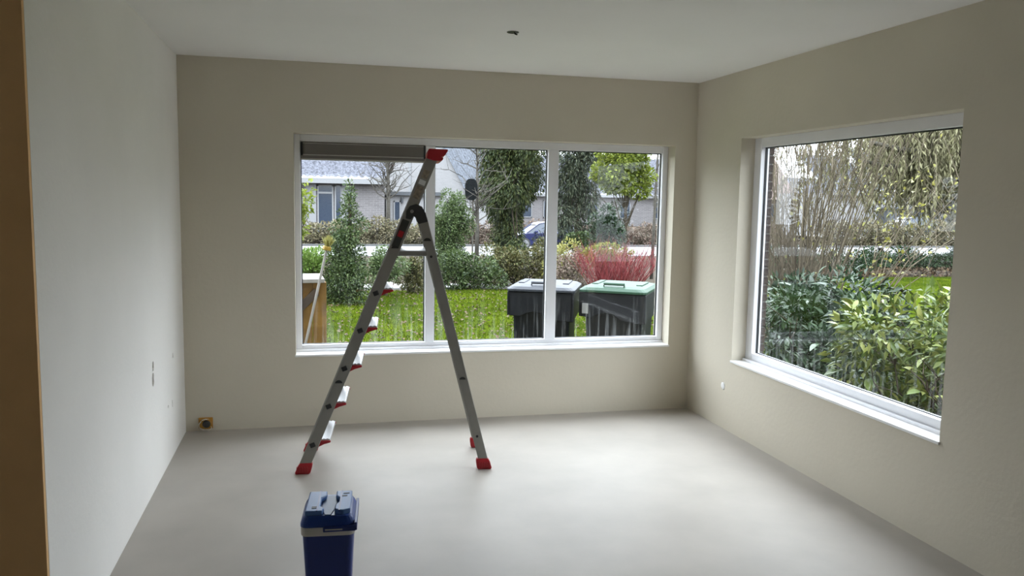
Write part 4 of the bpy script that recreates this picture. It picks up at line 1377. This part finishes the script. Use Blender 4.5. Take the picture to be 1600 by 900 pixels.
for k in range(30):
    q = x0 + (x1 - x0) * k / 30
    MB().box((q, random.uniform(-.01, .01), 0), (q + (x1 - x0) / 30 - 0.03, 0.03, fz)).build('board', M['paint_grey'], fe)
ro = empty('red_roofed_house', (at(1218, 300, 74).x, 74, gz(74)), math.radians(10))
tag(ro, 'house with faded red tiled roof behind the bare shrub', 'house')
MB().box((-5, 0, 0), (1.4, 8, 3.2)).build('wall', M['brick_red'], ro)
MB().box((1.4, 1, 0), (9, 8, 3.4)).build('side_wall', M['brick_white'], ro)
r5 = pan_roof('roof', M['tile_red'], ro, 7.4, 4.0, 4.4, 0.5, 12)
r5.location = (-1.6, -0.5, 3.0)
r6 = pan_roof('side_roof', M['tile_grey'], ro, 8.0, 4.0, 2.0, 0.5, 10)
r6.location = (5.3, 0.6, 3.4)
for q in (-4.0, -1.4, 3.0, 5.2):
    house_window(ro, q, q + 1.3, 0.9, 2.6, -0.02 if q < 1 else 0.98)

# ------------------------------------------------------------------ cars
def car(loc, rz, paint, label, group='parked cars'):
    r = empty('car', loc, rz)
    tag(r, label, 'car', group)
    # nose towards -x; body lofted across its width
    low = [(-2.05, 0.30), (-2.08, 0.52), (-2.0, 0.70), (-1.15, 0.90), (1.75, 0.96), (2.02, 0.88), (2.05, 0.50), (1.98, 0.30),
           (1.62, 0.28), (1.55, 0.50), (1.30, 0.64), (1.05, 0.50), (0.98, 0.24), (-0.98, 0.24), (-1.02, 0.50), (-1.27, 0.64), (-1.52, 0.50), (-1.60, 0.28)]
    MB().prism(low, lambda a, b, d: (a, d, b), -0.84, 0.84).build('body', paint, r, bevel=0.05, seg=3)
    cab = [(-1.15, 0.89), (-0.45, 1.36), (-0.1, 1.43), (0.9, 1.42), (1.45, 1.25), (1.88, 0.94)]
    rings = []
    for (dy, sc) in ((-0.80, 0.0), (-0.66, 1.0), (0.66, 1.0), (0.80, 0.0)):
        rings.append([(x, dy, 0.89 + (z - 0.89) * (1.0 if sc else 0.02)) for x, z in cab])
    MB().loft(rings).build('greenhouse', M['far_pane'], r)
    rp = [(-0.60, 1.30), (-0.45, 1.385), (-0.1, 1.455), (0.9, 1.445), (1.45, 1.275), (1.42, 1.235), (0.9, 1.40), (-0.1, 1.41), (-0.44, 1.34)]
    MB().prism(rp, lambda a, b, d: (a, d, b), -0.68, 0.68).build('roof', paint, r, bevel=0.015)
    for s in (-1, 1):
        for (xa, za, xb, zb) in ((-1.15, 0.90, -0.46, 1.37), (0.22, 0.92, 0.20, 1.42), (1.86, 0.94, 1.42, 1.26)):
            MB().tube([(xa, s * 0.80, za), (xb, s * 0.665, zb)], 0.035, n=6).build('pillar', paint, r)
        MB().box((-0.75, s * 0.90 - 0.06, 0.90), (-0.58, s * 0.90 + 0.06, 1.02)).build('mirror', paint, r, bevel=0.03)
        MB().box((-0.95, s * 0.845 - 0.008, 0.56), (1.0, s * 0.845 + 0.008, 0.585)).build('side_moulding', M['kerb'], r)
        MB().box((0.05, s * 0.85 - 0.012, 0.80), (0.2, s * 0.85 + 0.012, 0.825)).build('door_handle', paint, r, bevel=0.005)
        MB().box((-2.03, s * 0.62 - 0.15, 0.62), (-1.93, s * 0.62 + 0.15, 0.74)).build('headlamp', M['label_silver'], r, bevel=0.02)
        MB().box((1.93, s * 0.66 - 0.12, 0.66), (2.04, s * 0.66 + 0.12, 0.84)).build('tail_lamp', M['red_plastic'], r, bevel=0.02)
        for wx_ in (-1.27, 1.30):
            w = MB().lathe([(0.21, -0.10), (0.29, -0.10), (0.315, -0.07), (0.315, 0.07), (0.29, 0.10), (0.21, 0.10)], (wx_, s * 0.75, 0.315), 'y', 24).build('tyre', M['rubber'], r)
            sp_ = MB()
            sp_.lathe([(0.001, 0.03), (0.055, 0.03), (0.055, 0.10), (0.001, 0.10)] if s > 0 else [(0.001, -0.10), (0.055, -0.10), (0.055, -0.03), (0.001, -0.03)], (wx_, s * 0.75, 0.315), 'y', 12)
            for k in range(7):
                a = 2 * math.pi * k / 7
                sp_.tube([(wx_ + 0.04 * math.cos(a), s * 0.83, 0.315 + 0.04 * math.sin(a)), (wx_ + 0.205 * math.cos(a), s * 0.84, 0.315 + 0.205 * math.sin(a))], 0.022, n=4)
            sp_.lathe([(0.195, 0.06), (0.22, 0.06), (0.22, 0.105), (0.195, 0.105)] if s > 0 else [(0.195, -0.105), (0.22, -0.105), (0.22, -0.06), (0.195, -0.06)], (wx_, s * 0.75, 0.315), 'y', 24)
            sp_.build('rim', M['alloy'], w)
    return r


M['alloy'] = mat('alloy', (0.12, 0.12, 0.125), 0.4)
M['car_blue'] = mat('car_blue', (0.008, 0.011, 0.05), 0.2, spec=0.5)
M['car_grey'] = mat('car_grey', (0.05, 0.062, 0.08), 0.25)
pc = at(893, 376, 41.6)
car((pc.x - 1.30, 42.4, gz(42)), 0.0, M['car_blue'], 'dark blue hatchback parked in the street behind the conifer')
pc = at(1425, 340, 49.5)
MB_drive = ground('driveway', 34, 52, [47.4, 53.9], M['concrete'], 0.40, 'raised paved driveway')
car((pc.x, 49.8, gz(50) + 0.40), 0.0, M['car_grey'], 'blue grey car parked before the grey garage')
